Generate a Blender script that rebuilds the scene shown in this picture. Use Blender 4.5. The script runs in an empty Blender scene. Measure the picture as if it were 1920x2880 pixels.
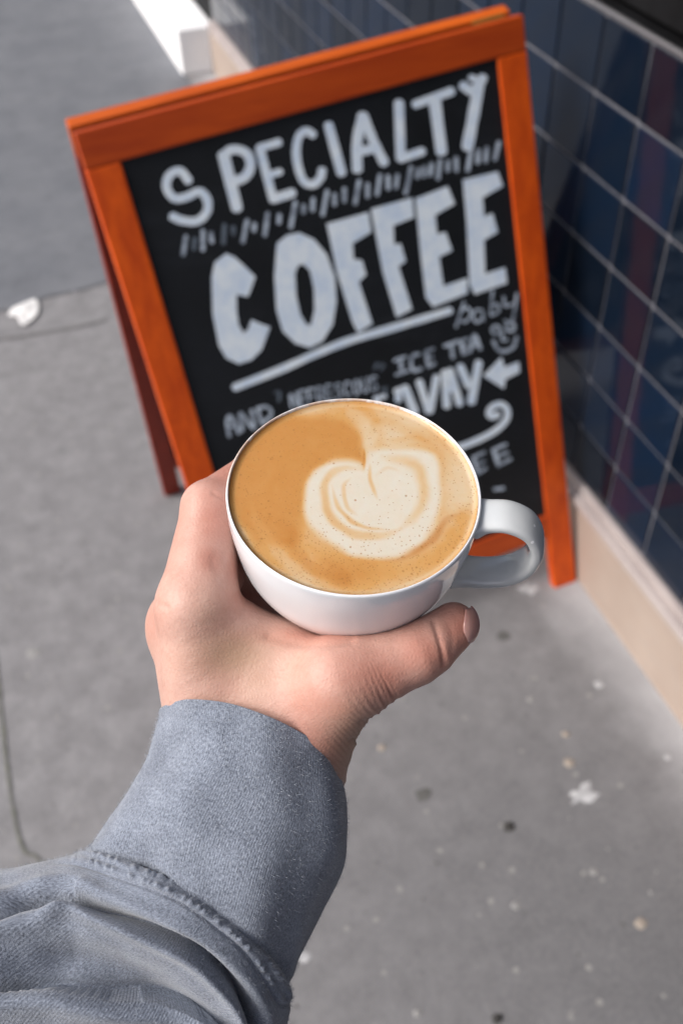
import bpy, math, random
import numpy as np
from mathutils import Matrix, Vector
random.seed(4); rng = np.random.default_rng(4)
D = bpy.data
S = bpy.context.scene
COL = S.collection

# ------------------------------------------------------------------ camera
F = 2786.0; CX, CY = 960.0, 1440.0; CAMH = 1.60
R = np.array([[0.94094198, -0.25097458, 0.22724426],
              [-0.33781702, -0.65128179, 0.6794937],
              [-0.02253559, -0.71613113, -0.69760186]])      # columns: image right, image down, optical axis
C0 = np.array([0.0, 0.0, CAMH])
cam = D.objects.new('camera', D.cameras.new('camera')); COL.objects.link(cam)
M4 = np.eye(4); M4[:3, 0] = R[:, 0]; M4[:3, 1] = -R[:, 1]; M4[:3, 2] = -R[:, 2]; M4[:3, 3] = C0
cam.matrix_world = Matrix(M4.tolist())
cd = cam.data
cd.sensor_fit = 'VERTICAL'; cd.sensor_height = 36; cd.sensor_width = 24
cd.lens = F / 2880 * 36; cd.clip_start = 0.02; cd.clip_end = 400
cd.dof.use_dof = True; cd.dof.focus_distance = 0.366; cd.dof.aperture_fstop = 10.2
S.camera = cam

# ------------------------------------------------------------------ light
SUN_EL, SUN_AZ = math.radians(42), math.radians(-87)       # azimuth from +Y, clockwise towards +X
w = D.worlds.new('World'); S.world = w; w.use_nodes = True
nt = w.node_tree; bg = nt.nodes['Background']
sky = nt.nodes.new('ShaderNodeTexSky'); sky.sky_type = 'NISHITA'; sky.sun_disc = False
sky.sun_elevation = SUN_EL; sky.sun_rotation = SUN_AZ; sky.dust_density = 4.0; sky.air_density = 1.0; sky.ozone_density = 1.0
hs = nt.nodes.new('ShaderNodeHueSaturation'); hs.inputs['Saturation'].default_value = 0.78
nt.links.new(sky.outputs[0], hs.inputs['Color']); nt.links.new(hs.outputs[0], bg.inputs[0])
bg.inputs[1].default_value = 0.088
sl = D.lights.new('sun', 'SUN'); sl.energy = 1.5; sl.angle = math.radians(28); sl.color = (1.0, 0.975, 0.945)
so = D.objects.new('sun', sl); COL.objects.link(so)
sd = Vector((math.sin(SUN_AZ) * math.cos(SUN_EL), math.cos(SUN_AZ) * math.cos(SUN_EL), math.sin(SUN_EL)))
so.rotation_euler = sd.to_track_quat('Z', 'Y').to_euler(); so.location = (-3, 2, 6)
S.view_settings.view_transform = 'Standard'; S.view_settings.look = 'None'
S.view_settings.gamma = 1.0; S.view_settings.use_curve_mapping = False
S.view_settings.exposure = 1.00
S.render.engine = 'CYCLES'

# ------------------------------------------------------------------ helpers
def unit(v):
    v = np.asarray(v, float); return v / np.linalg.norm(v)
def P(px, py, z):                                   # point seen at photo pixel (px,py), z metres along the axis
    return C0 + R @ np.array([(px - CX) / F * z, (py - CY) / F * z, z])
def CM(px, py, z):                                  # same in camera metres
    return np.array([(px - CX) / F * z, (py - CY) / F * z, z])
def ray(px, py): return R @ unit([px - CX, py - CY, F])
def hit(px, py, p0, n):
    r = ray(px, py); return C0 + r * ((p0 - C0) @ n) / (r @ n)
def proj(v):
    q = (np.asarray(v) - C0) @ R
    return np.stack([CX + F * q[..., 0] / q[..., 2], CY + F * q[..., 1] / q[..., 2]], -1)
def ground(px, py, z=0.0): return hit(px, py, np.array([0, 0, z]), np.array([0, 0, 1.0]))

def tag(o, label=None, cat=None, group=None, kind=None):
    if label: o['label'] = label
    if cat: o['category'] = cat
    if group: o['group'] = group
    if kind: o['kind'] = kind
    return o
def empty(name, loc, label, cat, group=None):
    o = D.objects.new(name, None); COL.objects.link(o); o.location = loc; o.empty_display_size = 0.05
    return tag(o, label, cat, group)
def wloc(o):
    v = np.zeros(3)
    while o: v += np.array(o.location); o = o.parent
    return v
def mesh(name, verts, faces, mat, parent=None, smooth=False, origin=None, bevel=0, seg=2):
    verts = np.asarray(verts, float)
    pl = wloc(parent) if parent else np.zeros(3)
    o0 = pl if origin is None else np.asarray(origin, float)
    me = D.meshes.new(name); me.from_pydata((verts - o0).tolist(), [], [list(map(int, f)) for f in faces]); me.update()
    if smooth: me.polygons.foreach_set('use_smooth', np.ones(len(me.polygons), bool))
    me.materials.append(mat)
    o = D.objects.new(name, me); COL.objects.link(o)
    o.parent = parent; o.location = o0 - pl
    if bevel:
        b = o.modifiers.new('bevel', 'BEVEL'); b.width = bevel; b.segments = seg; b.limit_method = 'ANGLE'
        me.polygons.foreach_set('use_smooth', np.ones(len(me.polygons), bool))
        wn = o.modifiers.new('wn', 'WEIGHTED_NORMAL'); wn.keep_sharp = True
    return o
BF = [(0, 3, 2, 1), (4, 5, 6, 7), (0, 1, 5, 4), (1, 2, 6, 5), (2, 3, 7, 6), (3, 0, 4, 7)]
def boxv(a, b):
    (x0, y0, z0), (x1, y1, z1) = a, b
    return np.array([(x0, y0, z0), (x1, y0, z0), (x1, y1, z0), (x0, y1, z0), (x0, y0, z1), (x1, y0, z1), (x1, y1, z1), (x0, y1, z1)], float)
def attr(o, name, vals):
    a = o.data.attributes.new(name, 'FLOAT', 'POINT'); a.data.foreach_set('value', np.asarray(vals, np.float32))
def loft_faces(nr, nu, closed=True):
    f = []
    m = nu if closed else nu - 1
    for i in range(nr - 1):
        for j in range(m):
            a, b = i * nu + j, i * nu + (j + 1) % nu
            f.append((a, b, b + nu, a + nu))
    return f
def catmull(pts, n):
    p = np.asarray(pts, float); p = np.vstack([2 * p[0] - p[1], p, 2 * p[-1] - p[-2]])
    out = []
    m = len(p) - 3
    for t in np.linspace(0, m - 1e-9, n):
        i = int(t); u = t - i
        a, b, c_, d = p[i:i + 4]
        out.append(0.5 * ((2 * b) + (-a + c_) * u + (2 * a - 5 * b + 4 * c_ - d) * u * u + (-a + 3 * b - 3 * c_ + d) * u ** 3))
    return np.array(out)
def pdist(q, line):                                  # distance of 2D points to a polyline, arclength and side
    line = np.asarray(line, float); best = np.full(len(q), 1e9); ss = np.zeros(len(q)); sg = np.zeros(len(q)); acc = 0
    for a, b in zip(line[:-1], line[1:]):
        ab = b - a; L = np.linalg.norm(ab); t = np.clip(((q - a) @ ab) / (L * L), 0, 1)
        dv = q - (a + t[:, None] * ab); d = np.linalg.norm(dv, axis=1)
        m = d < best; best[m] = d[m]; ss[m] = acc + t[m] * L
        sg[m] = np.sign(ab[0] * dv[m, 1] - ab[1] * dv[m, 0]); acc += L
    return best, ss, sg
def inpoly(q, poly):
    poly = np.asarray(poly, float); x, y = q[:, 0], q[:, 1]; c = np.zeros(len(q), bool)
    j = len(poly) - 1
    for i in range(len(poly)):
        xi, yi = poly[i]; xj, yj = poly[j]
        with np.errstate(divide='ignore', invalid='ignore'):
            c ^= ((yi > y) != (yj > y)) & (x < (xj - xi) * (y - yi) / (yj - yi + 1e-12) + xi)
        j = i
    return c

# ------------------------------------------------------------------ materials
class N:
    def __init__(s, name, rough=0.5, **kw):
        s.m = D.materials.new(name); s.m.use_nodes = True; s.t = s.m.node_tree; s.b = s.t.nodes['Principled BSDF']
        s.b.inputs['Roughness'].default_value = rough
        for k, v in kw.items(): s.b.inputs[k.replace('_', ' ')].default_value = v
        s.tc = s.t.nodes.new('ShaderNodeTexCoord')
    def new(s, t, **kw):
        n = s.t.nodes.new('ShaderNode' + t)
        for k, v in kw.items():
            if isinstance(k, str) and hasattr(n, k): setattr(n, k, v)
        return n
    def link(s, a, b): s.t.links.new(a, b)
    def noise(s, scale, detail=4, rough=0.55, vec=None, dist=0):
        n = s.new('TexNoise'); n.inputs['Scale'].default_value = scale; n.inputs['Detail'].default_value = detail
        n.inputs['Roughness'].default_value = rough; n.inputs['Distortion'].default_value = dist
        s.link(vec or s.tc.outputs['Object'], n.inputs['Vector']); return n.outputs['Fac']
    def vor(s, scale, out='Distance', vec=None, feature='F1', rnd=1):
        n = s.new('TexVoronoi', feature=feature); n.inputs['Scale'].default_value = scale; n.inputs['Randomness'].default_value = rnd
        s.link(vec or s.tc.outputs['Object'], n.inputs['Vector']); return n.outputs[out]
    def ramp(s, fac, stops, interp='LINEAR'):
        n = s.new('ValToRGB'); n.color_ramp.interpolation = interp
        e = n.color_ramp.elements
        while len(e) < len(stops): e.new(0.5)
        for i, (p, c) in enumerate(stops):
            e[i].position = p; e[i].color = (*(c if hasattr(c, '__len__') else (c, c, c)), 1)
        s.link(fac, n.inputs[0]); return n.outputs[0]
    def rng(s, fac, a, b, c=0.0, d=1.0):
        n = s.new('MapRange'); n.clamp = True
        for i, v in enumerate((a, b, c, d)): n.inputs[i + 1].default_value = v
        s.link(fac, n.inputs[0]); return n.outputs[0]
    def mix(s, fac, a, b, mode='MIX'):
        n = s.new('Mix', data_type='RGBA', blend_type=mode)
        for sock, v in ((n.inputs[0], fac), (n.inputs[6], a), (n.inputs[7], b)):
            if isinstance(v, (int, float)): sock.default_value = v if sock == n.inputs[0] else (v, v, v, 1)
            elif isinstance(v, tuple): sock.default_value = (*v, 1)
            else: s.link(v, sock)
        return n.outputs[2]
    def math(s, op, a, b=0.0):
        n = s.new('Math', operation=op)
        for i, v in enumerate((a, b)):
            if isinstance(v, (int, float)): n.inputs[i].default_value = v
            else: s.link(v, n.inputs[i])
        return n.outputs[0]
    def attr(s, name):
        n = s.new('Attribute'); n.attribute_name = name; return n.outputs['Fac']
    def col(s, c):
        if isinstance(c, tuple): s.b.inputs['Base Color'].default_value = (*c, 1)
        else: s.link(c, s.b.inputs['Base Color'])
    def bump(s, h, dist, strength=1.0):
        n = s.new('Bump'); n.inputs['Distance'].default_value = dist; n.inputs['Strength'].default_value = strength
        s.link(h, n.inputs['Height'])
        if s.b.inputs['Normal'].is_linked: s.link(s.b.inputs['Normal'].links[0].from_socket, n.inputs['Normal'])
        s.link(n.outputs[0], s.b.inputs['Normal'])
    def map(s, scale, rot=(0, 0, 0), src=None):
        n = s.new('Mapping'); n.inputs['Scale'].default_value = scale; n.inputs['Rotation'].default_value = rot
        s.link(src or s.tc.outputs['Object'], n.inputs['Vector']); return n.outputs[0]

# pavement
g = N('worn_concrete', 0.85)
big = g.noise(0.9, 5, 0.6); mid = g.noise(16, 6, 0.75); fine = g.noise(120, 3, 0.7)
c = g.ramp(mid, [(0.32, (0.145, 0.141, 0.146)), (0.5, (0.205, 0.200, 0.207)), (0.68, (0.275, 0.269, 0.276))])
c = g.mix(g.rng(big, 0.35, 0.7, 0, 0.5), c, (0.185, 0.181, 0.19))
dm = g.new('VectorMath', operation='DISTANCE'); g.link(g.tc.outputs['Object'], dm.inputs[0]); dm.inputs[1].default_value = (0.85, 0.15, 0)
c = g.mix(g.rng(g.math('ADD', dm.outputs['Value'], g.math('MULTIPLY', g.math('SUBTRACT', g.noise(2.2, 4), 0.5), 0.7)), 0.20, 1.25, 0.8, 0), c, (0.075, 0.075, 0.082))  # shade around the near right corner, painted into the concrete colour
c = g.mix(g.rng(fine, 0.35, 0.65, 0, 0.30), c, (0.235, 0.23, 0.225))
sp = g.vor(26); c = g.mix(g.math('MULTIPLY', g.math('LESS_THAN', sp, 0.13), g.rng(g.vor(26, 'Color'), 0.45, 0.5)), c, (0.25, 0.245, 0.235))
sp2 = g.vor(17.3); c = g.mix(g.math('MULTIPLY', g.math('LESS_THAN', sp2, 0.10), 0.4), c, (0.10, 0.10, 0.102))
# pale mineral bloom that has dried along the foot of the wall
sx = g.new('SeparateXYZ'); g.link(g.tc.outputs['Object'], sx.inputs[0])
edge = g.math('ADD', sx.outputs[0], g.math('MULTIPLY', g.math('SUBTRACT', g.noise(5, 5, 0.6), 0.5), 0.22))
c = g.mix(g.rng(edge, 0.80, 0.93, 0, 0.8), c, (0.40, 0.40, 0.415))
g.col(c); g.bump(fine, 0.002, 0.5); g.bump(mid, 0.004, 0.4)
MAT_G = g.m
g = N('blue_asphalt', 0.8)
a = g.noise(90, 4, 0.7); b_ = g.noise(5, 5, 0.6)
c = g.ramp(a, [(0.3, (0.100, 0.106, 0.120)), (0.7, (0.155, 0.162, 0.180))]); c = g.mix(g.rng(b_, 0.35, 0.65, 0, 0.7), c, (0.175, 0.18, 0.195)); c = g.mix(g.rng(g.noise(11, 5, 0.7), 0.5, 0.72, 0, 0.6), c, (0.095, 0.10, 0.112))
g.col(c); g.bump(a, 0.003, 0.6); MAT_A = g.m
g = N('moss_joint', 0.95); g.col(g.ramp(g.noise(60), [(0.35, (0.12, 0.12, 0.105)), (0.65, (0.17, 0.175, 0.135))])); MAT_MOSS = g.m
g = N('dark_joint', 0.95); g.col(g.ramp(g.noise(30), [(0.35, (0.115, 0.11, 0.108)), (0.65, (0.18, 0.175, 0.172))])); MAT_JOINT = g.m
# glazed tile
g = N('navy_tile', 0.08, IOR=1.40)
oi = g.new('ObjectInfo')
c = g.ramp(oi.outputs['Random'], [(0.0, (0.0035, 0.007, 0.014)), (0.5, (0.005, 0.011, 0.024)), (1.0, (0.006, 0.015, 0.036))])
c = g.mix(g.rng(g.noise(16, 4), 0.4, 0.7, 0, 0.5), c, (0.010, 0.014, 0.022))
g.col(c); g.bump(g.noise(9, 2), 0.0012, 0.5); g.link(g.rng(g.noise(30, 4), 0.3, 0.7, 0.05, 0.14), g.b.inputs['Roughness']); MAT_T = g.m
g = N('grout', 0.85); g.col(g.ramp(g.noise(25, 5), [(0.3, (0.13, 0.13, 0.15)), (0.7, (0.185, 0.185, 0.21))])); MAT_GR = g.m
g = N('beige_plinth', 0.6); c = g.ramp(g.noise(6, 6), [(0.3, (0.34, 0.265, 0.22)), (0.7, (0.41, 0.33, 0.28))])
c = g.mix(g.rng(g.noise(40, 5), 0.5, 0.7, 0, 0.35), c, (0.36, 0.31, 0.28)); g.col(c); g.bump(g.noise(60), 0.001, 0.4); MAT_PL = g.m
g = N('pale_ledge', 0.5); g.col(g.ramp(g.noise(14, 5), [(0.3, (0.36, 0.31, 0.30)), (0.7, (0.45, 0.395, 0.38))])); MAT_LG = g.m
g = N('aluminium_sill', 0.35, Metallic=0.7); g.col((0.28, 0.27, 0.275)); MAT_SILL = g.m
g = N('black_glass', 0.04, Specular_IOR_Level=0.2); g.col((0.004, 0.004, 0.005)); MAT_GLASS = g.m
g = N('dark_frame', 0.65, Specular_IOR_Level=0.12); g.col(g.mix(g.rng(g.noise(12), 0.4, 0.6), (0.004, 0.004, 0.0045), (0.008, 0.008, 0.009))); MAT_DF = g.m
g = N('white_render', 0.7); g.col(g.ramp(g.noise(6, 5), [(0.3, (0.88, 0.88, 0.89)), (0.7, (0.92, 0.92, 0.92))])); MAT_W = g.m
g = N('facade_render', 0.85); g.col(g.ramp(g.noise(2, 5), [(0.3, (0.10, 0.10, 0.11)), (0.7, (0.14, 0.14, 0.15))])); MAT_FAC = g.m
# stained wood
def wood(name, vecscale, base, dark):
    g = N(name, 0.45, Specular_IOR_Level=0.3)
    v = g.map(vecscale)
    a = g.noise(3.0, 5, 0.6, v, 0.6); b_ = g.noise(14, 4, 0.6, v)
    c = g.ramp(a, [(0.25, dark), (0.6, base), (0.85, tuple(min(1, x * 1.2) for x in base))])
    c = g.mix(g.rng(b_, 0.45, 0.7, 0, 0.4), c, dark)
    g.col(c); g.bump(b_, 0.0006, 0.4)
    return g.m
OR, ORD = (0.74, 0.102, 0.006), (0.50, 0.050, 0.004)
MAT_WV = wood('orange_wood_upright', (14, 14, 1.4), OR, ORD)
MAT_WH = wood('orange_wood_rail', (1.4, 14, 14), (0.50, 0.070, 0.007), (0.34, 0.036, 0.005))
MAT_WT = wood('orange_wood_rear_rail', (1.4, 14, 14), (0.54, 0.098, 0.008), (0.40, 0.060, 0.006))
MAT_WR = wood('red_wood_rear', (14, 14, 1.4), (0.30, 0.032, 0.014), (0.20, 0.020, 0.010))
g = N('brass', 0.35, Metallic=0.9); g.col((0.55, 0.36, 0.10)); MAT_BR = g.m
g = N('chalkboard', 0.6, Specular_IOR_Level=0.3); c = g.ramp(g.noise(5, 6, 0.65), [(0.35, (0.0055, 0.0065, 0.008)), (0.75, (0.011, 0.013, 0.017))]); c = g.mix(g.rng(g.noise(1.6, 6, 0.7, g.map((3, 1, 9), (0, .25, 0))), 0.56, 0.8, 0, 0.5), c, (0.032, 0.037, 0.045)); g.col(c)
MAT_CB = g.m
def chalk(name, hi, lo, a0, a1):
    g = N(name, 0.9); v = g.map((1, 1, 1))
    c = g.ramp(g.noise(34, 6, 0.7), [(a0, lo), (a1, hi)]); g.col(c); return g.m
MAT_CH = chalk('chalk_marker', (0.86, 0.93, 0.98), (0.62, 0.74, 0.90), 0.3, 0.62)
MAT_CT = chalk('chalk_thin', (0.60, 0.68, 0.78), (0.15, 0.18, 0.23), 0.32, 0.6)
MAT_CF = chalk('chalk_faint', (0.20, 0.245, 0.30), (0.05, 0.062, 0.08), 0.3, 0.7)
# china
g = N('white_china', 0.09, Coat_Weight=0.4); st = g.attr('stain')
n1 = g.math('MULTIPLY', st, g.rng(g.noise(150, 4, 0.7), 0.36, 0.54))
c = g.mix(g.rng(g.noise(30), 0.3, 0.7), (0.77, 0.79, 0.825), (0.80, 0.815, 0.845)); c = g.mix(n1, c, (0.50, 0.24, 0.07))
dro = g.math('MULTIPLY', g.math('LESS_THAN', g.vor(190), 0.10), g.math('GREATER_THAN', g.noise(38, 2), 0.60))
g.col(c); g.bump(dro, 0.0003, 0.6); MAT_CUP = g.m
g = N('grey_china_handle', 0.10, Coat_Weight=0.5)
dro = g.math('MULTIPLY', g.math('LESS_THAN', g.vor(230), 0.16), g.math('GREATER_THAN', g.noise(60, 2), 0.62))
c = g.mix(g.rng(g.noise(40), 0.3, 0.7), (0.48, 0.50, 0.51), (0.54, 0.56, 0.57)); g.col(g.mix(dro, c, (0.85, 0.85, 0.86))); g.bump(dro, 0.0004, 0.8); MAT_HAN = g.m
# coffee
g = N('latte_foam', 0.34, Coat_Weight=0.25, Coat_Roughness=0.15, Subsurface_Weight=0.15, Subsurface_Scale=0.002)
fm = g.attr('foam'); dk = g.attr('dark')
fm2 = g.math('ADD', fm, g.math('MULTIPLY', g.math('SUBTRACT', g.noise(95, 6, 0.72, None, 1.0), 0.5), 0.26))
c = g.ramp(fm2, [(0.0, (0.46, 0.195, 0.038)), (0.30, (0.54, 0.29, 0.092)), (0.6, (0.58, 0.43, 0.26)), (1.0, (0.60, 0.57, 0.49))])
c = g.mix(g.math('MULTIPLY', dk, g.rng(g.noise(90, 4), 0.3, 0.7, 0.5, 1.0)), c, (0.42, 0.155, 0.024))
bub = g.attr('bub')
vs = g.vor(1150); vc = g.new('TexVoronoi'); vc.inputs['Scale'].default_value = 1150; g.link(g.tc.outputs['Object'], vc.inputs['Vector'])
sc = g.new('SeparateColor'); g.link(vc.outputs['Color'], sc.inputs[0])
m1 = g.math('MULTIPLY', g.math('LESS_THAN', vs, 0.30), g.math('GREATER_THAN', g.math('ADD', sc.outputs[0], g.math('MULTIPLY', bub, 0.5)), 0.93))
vs2 = g.vor(520); vd = g.new('TexVoronoi'); vd.inputs['Scale'].default_value = 520; g.link(g.tc.outputs['Object'], vd.inputs['Vector'])
sd2 = g.new('SeparateColor'); g.link(vd.outputs['Color'], sd2.inputs[0])
m2 = g.math('MULTIPLY', g.math('LESS_THAN', vs2, 0.24), g.math('GREATER_THAN', g.math('ADD', sd2.outputs[1], g.math('MULTIPLY', bub, 0.14)), 0.955))
bb = g.math('MAXIMUM', m1, m2)
c = g.mix(g.math('MULTIPLY', bb, 0.6), c, (0.34, 0.15, 0.035)); g.col(c)
g.bump(g.math('MULTIPLY', bb, -1.0), 0.0003, 0.7); g.bump(g.noise(600, 3), 0.00008, 0.6); MAT_COF = g.m
# skin
g = N('skin', 0.5, Subsurface_Weight=0.07, Subsurface_Scale=0.003, Specular_IOR_Level=0.38)
g.b.inputs['Subsurface Radius'].default_value = (1.0, 0.35, 0.2)
red = g.attr('red'); oli = g.attr('olive')
c = g.mix(g.rng(g.noise(38, 6, 0.7), 0.32, 0.68), (0.475, 0.27, 0.215), (0.60, 0.385, 0.32)); c = g.mix(g.rng(g.noise(520, 3, 0.7), 0.45, 0.75, 0, 0.35), c, (0.44, 0.22, 0.17))
c = g.mix(g.math('MULTIPLY', red, g.rng(g.noise(90, 5, 0.65), 0.3, 0.7, 0.7, 1.0)), c, (0.44, 0.165, 0.115)); c = g.mix(oli, c, (0.33, 0.215, 0.13))
g.col(c)
cr = g.attr('crease')
cph = g.attr('cph'); g.bump(g.math('MULTIPLY', cr, g.math('SINE', g.math('ADD', g.math('MULTIPLY', cph, 0.42), g.math('MULTIPLY', g.noise(60, 2), 4.0)))), 0.0002, 0.42)
g.bump(g.vor(620, 'Distance', None, 'DISTANCE_TO_EDGE'), 0.0003, 0.55)
wv = g.new('TexNoise'); wv.inputs['Scale'].default_value = 260; wv.inputs['Detail'].default_value = 4; mp = g.new('Mapping')
mp.inputs['Rotation'].default_value = (0.2, 0.9, 0.9); mp.inputs['Scale'].default_value = (0.35, 1.6, 1.0)
g.link(g.tc.outputs['Object'], mp.inputs[0]); g.link(mp.outputs[0], wv.inputs['Vector']); g.bump(wv.outputs['Fac'], 0.00035, 0.5)
MAT_SK = g.m
g = N('thumb_nail', 0.25, Subsurface_Weight=0.2, Subsurface_Scale=0.003); g.col(g.ramp(g.noise(120, 2), [(0.3, (0.46, 0.235, 0.20)), (0.7, (0.51, 0.27, 0.235))])); MAT_NAIL = g.m
# knit cloth with (u,v) attributes in metres
def cloth(name, lo, hi, rib):
    g = N(name, 0.95, Sheen_Weight=0.35, Sheen_Roughness=0.5)
    uu, vv = g.attr('cu'), g.attr('cv')
    cx = g.new('CombineXYZ'); g.link(uu, cx.inputs[0]); g.link(vv, cx.inputs[1])
    mp = g.new('Mapping'); mp.inputs['Scale'].default_value = (1350, 850, 1); g.link(cx.outputs[0], mp.inputs[0])
    h = g.noise(1.0, 4, 0.75, mp.outputs[0]); h2 = g.noise(75, 4, 0.6)
    hh = g.math('ADD', g.math('MULTIPLY', h, 0.75), g.math('MULTIPLY', h2, 0.25))
    c = g.ramp(hh, [(0.33, lo), (0.5, tuple((a + b) / 2 for a, b in zip(lo, hi))), (0.66, hi)])
    g.col(c)
    s1 = g.math('SINE', g.math('MULTIPLY', uu, 2 * math.pi / rib)); s2 = g.math('SINE', g.math('MULTIPLY', vv, 2 * math.pi / (rib * 0.9)))
    g.bump(s1, 0.0002, 0.22); g.bump(h, 0.0005, 0.55); g.bump(g.noise(1300, 2), 0.0004, 0.6)
    return g.m
MAT_CL = cloth('grey_heather_knit', (0.038, 0.048, 0.072), (0.33, 0.37, 0.45), 0.00085)
g = N('lint', 1.0); g.col(g.ramp(g.noise(50), [(0.3, (0.30, 0.33, 0.38)), (0.7, (0.42, 0.45, 0.50))])); MAT_LINT = g.m
g = N('paper_scrap', 0.8); g.col(g.ramp(g.noise(40), [(0.3, (0.72, 0.71, 0.70)), (0.7, (0.82, 0.81, 0.80))])); MAT_PAP = g.m
g = N('old_gum', 0.8); oi = g.new('ObjectInfo'); g.col(g.ramp(g.noise(20), [(0.3, (0.22, 0.215, 0.21)), (0.7, (0.28, 0.275, 0.27))])); MAT_GUM = g.m
g = N('dry_gum', 0.85); g.col(g.ramp(g.noise(45, 4), [(0.35, (0.30, 0.30, 0.31)), (0.65, (0.50, 0.50, 0.51))])); MAT_WG = g.m
g = N('dark_grit', 0.9); g.col(g.ramp(g.noise(20), [(0.3, (0.02, 0.02, 0.02)), (0.7, (0.06, 0.055, 0.05))])); MAT_GRIT = g.m
g = N('ochre_grit', 0.9); g.col(g.ramp(g.noise(20), [(0.3, (0.27, 0.225, 0.185)), (0.7, (0.33, 0.29, 0.25))])); MAT_OCH = g.m

# ------------------------------------------------------------------ ground
n_ = 24
def sheet(name, x0, x1, y0, y1, z, mat):
    return mesh(name, [(x0, y0, z), (x1, y0, z), (x1, y1, z), (x0, y1, z)], [(0, 1, 2, 3)], mat)
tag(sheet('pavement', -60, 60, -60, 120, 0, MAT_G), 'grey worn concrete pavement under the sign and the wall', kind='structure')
# bluish asphalt beyond the joint, with a wavering edge
ex = np.concatenate([np.linspace(-8, 0.8, 90)])
ey = 2.74 + 0.012 * np.sin(ex * 9) + 0.008 * np.sin(ex * 31 + 1) + 0.02 * np.sin(ex * 2.3)
vs_ = [(x, y, 0.004) for x, y in zip(ex, ey)] + [(0.8, 40, 0.004), (-8, 40, 0.004)]
tag(mesh('asphalt_surface', vs_, [tuple(range(len(vs_)))], MAT_A), 'bluish grey asphalt beyond the joint behind the sign', kind='structure')
def strip(name, pts, wd, z, mat, label):
    p = catmull([(*q, 0) for q in pts], 80)[:, :2]
    t = np.gradient(p, axis=0); t /= np.linalg.norm(t, axis=1)[:, None]; nn = np.stack([-t[:, 1], t[:, 0]], 1)
    ww = wd * (0.6 + 0.8 * rng.random(80)); jj = (rng.random(80) - 0.5) * wd * 0.5
    a = p + nn * (ww + jj)[:, None]; b = p - nn * (ww - jj)[:, None]
    v = np.vstack([np.c_[a, np.full(80, z)], np.c_[b, np.full(80, z)]])
    return tag(mesh(name, v, [(i, i + 80, i + 81, i + 1) for i in range(79)], mat), label, kind='structure')
strip('pavement_joint', [ground(x, y)[:2] for x, y in [(-60, 962), (60, 948), (140, 934), (230, 918), (300, 900)]], 0.004, 0.003, MAT_JOINT, 'dirty joint line in the pavement left of the sign')
strip('mossy_joint', [ground(x, y)[:2] for x, y in [(-30, 1700), (0, 1964), (32, 2244), (64, 2385), (108, 2417), (150, 2500), (160, 2700)]], 0.0022, 0.003, MAT_MOSS, 'thin mossy green joint in the pavement at the left edge')

def blob(name, px, py, r, h, mat, label=None, cat=None, group=None, kind=None, stretch=1.0, seed=0, jag=0.25):
    rr = np.random.default_rng(seed); g0 = ground(px, py); k = 14; ang = np.linspace(0, 2 * np.pi, k, endpoint=False)
    rad = r * (1 + jag * (rr.random(k) - 0.5) * 2)
    v = [(g0[0], g0[1], h)]
    for f, zz in ((0.65, h * 0.85), (1.0, 0.0005)):
        for a_, q in zip(ang, rad): v.append((g0[0] + math.cos(a_) * q * f * stretch, g0[1] + math.sin(a_) * q * f, zz))
    fc = [(0, 1 + i, 1 + (i + 1) % k) for i in range(k)] + [(1 + i, 1 + k + i, 1 + k + (i + 1) % k, 1 + (i + 1) % k) for i in range(k)]
    o = mesh(name, v, fc, mat, smooth=True, origin=(g0[0], g0[1], 0))
    return tag(o, label, cat, group, kind)
# scrap of paper: a crumpled sheet
def scrap():
    poly = [(25, 893), (38, 872), (75, 855), (100, 847), (110, 862), (107, 888), (92, 905), (70, 920), (58, 912), (52, 898)]
    ctr = np.mean([ground(*p) for p in poly], 0)
    ring = catmull([ground(*p) for p in poly + poly[:1]], 41)[:-1]
    v = [ctr + [0, 0, 0.012]]
    rr = np.random.default_rng(3)
    for f in (0.33, 0.66, 1.0):
        for p in ring:
            q = ctr + (p - ctr) * f; q[2] = 0.006 + (0.006 * (1 - f) + 0.002) * rr.random(); v.append(q)
    k = 40; fc = [(0, 1 + i, 1 + (i + 1) % k) for i in range(k)]
    for l in range(2):
        o = 1 + l * k
        fc += [(o + i, o + k + i, o + k + (i + 1) % k, o + (i + 1) % k) for i in range(k)]
    o = mesh('paper_scrap', v, fc, MAT_PAP, origin=(ctr[0], ctr[1], 0)); m = o.modifiers.new('thick', 'SOLIDIFY'); m.thickness = 0.0006
    tag(o, 'crumpled white scrap of paper lying on the pavement left of the sign', 'litter')
scrap()
blob('bottle_cap', 208, 815, 0.016, 0.004, MAT_PAP, 'small round whitish disc flattened on the ground above the paper scrap', 'litter', jag=0.05)
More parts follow.
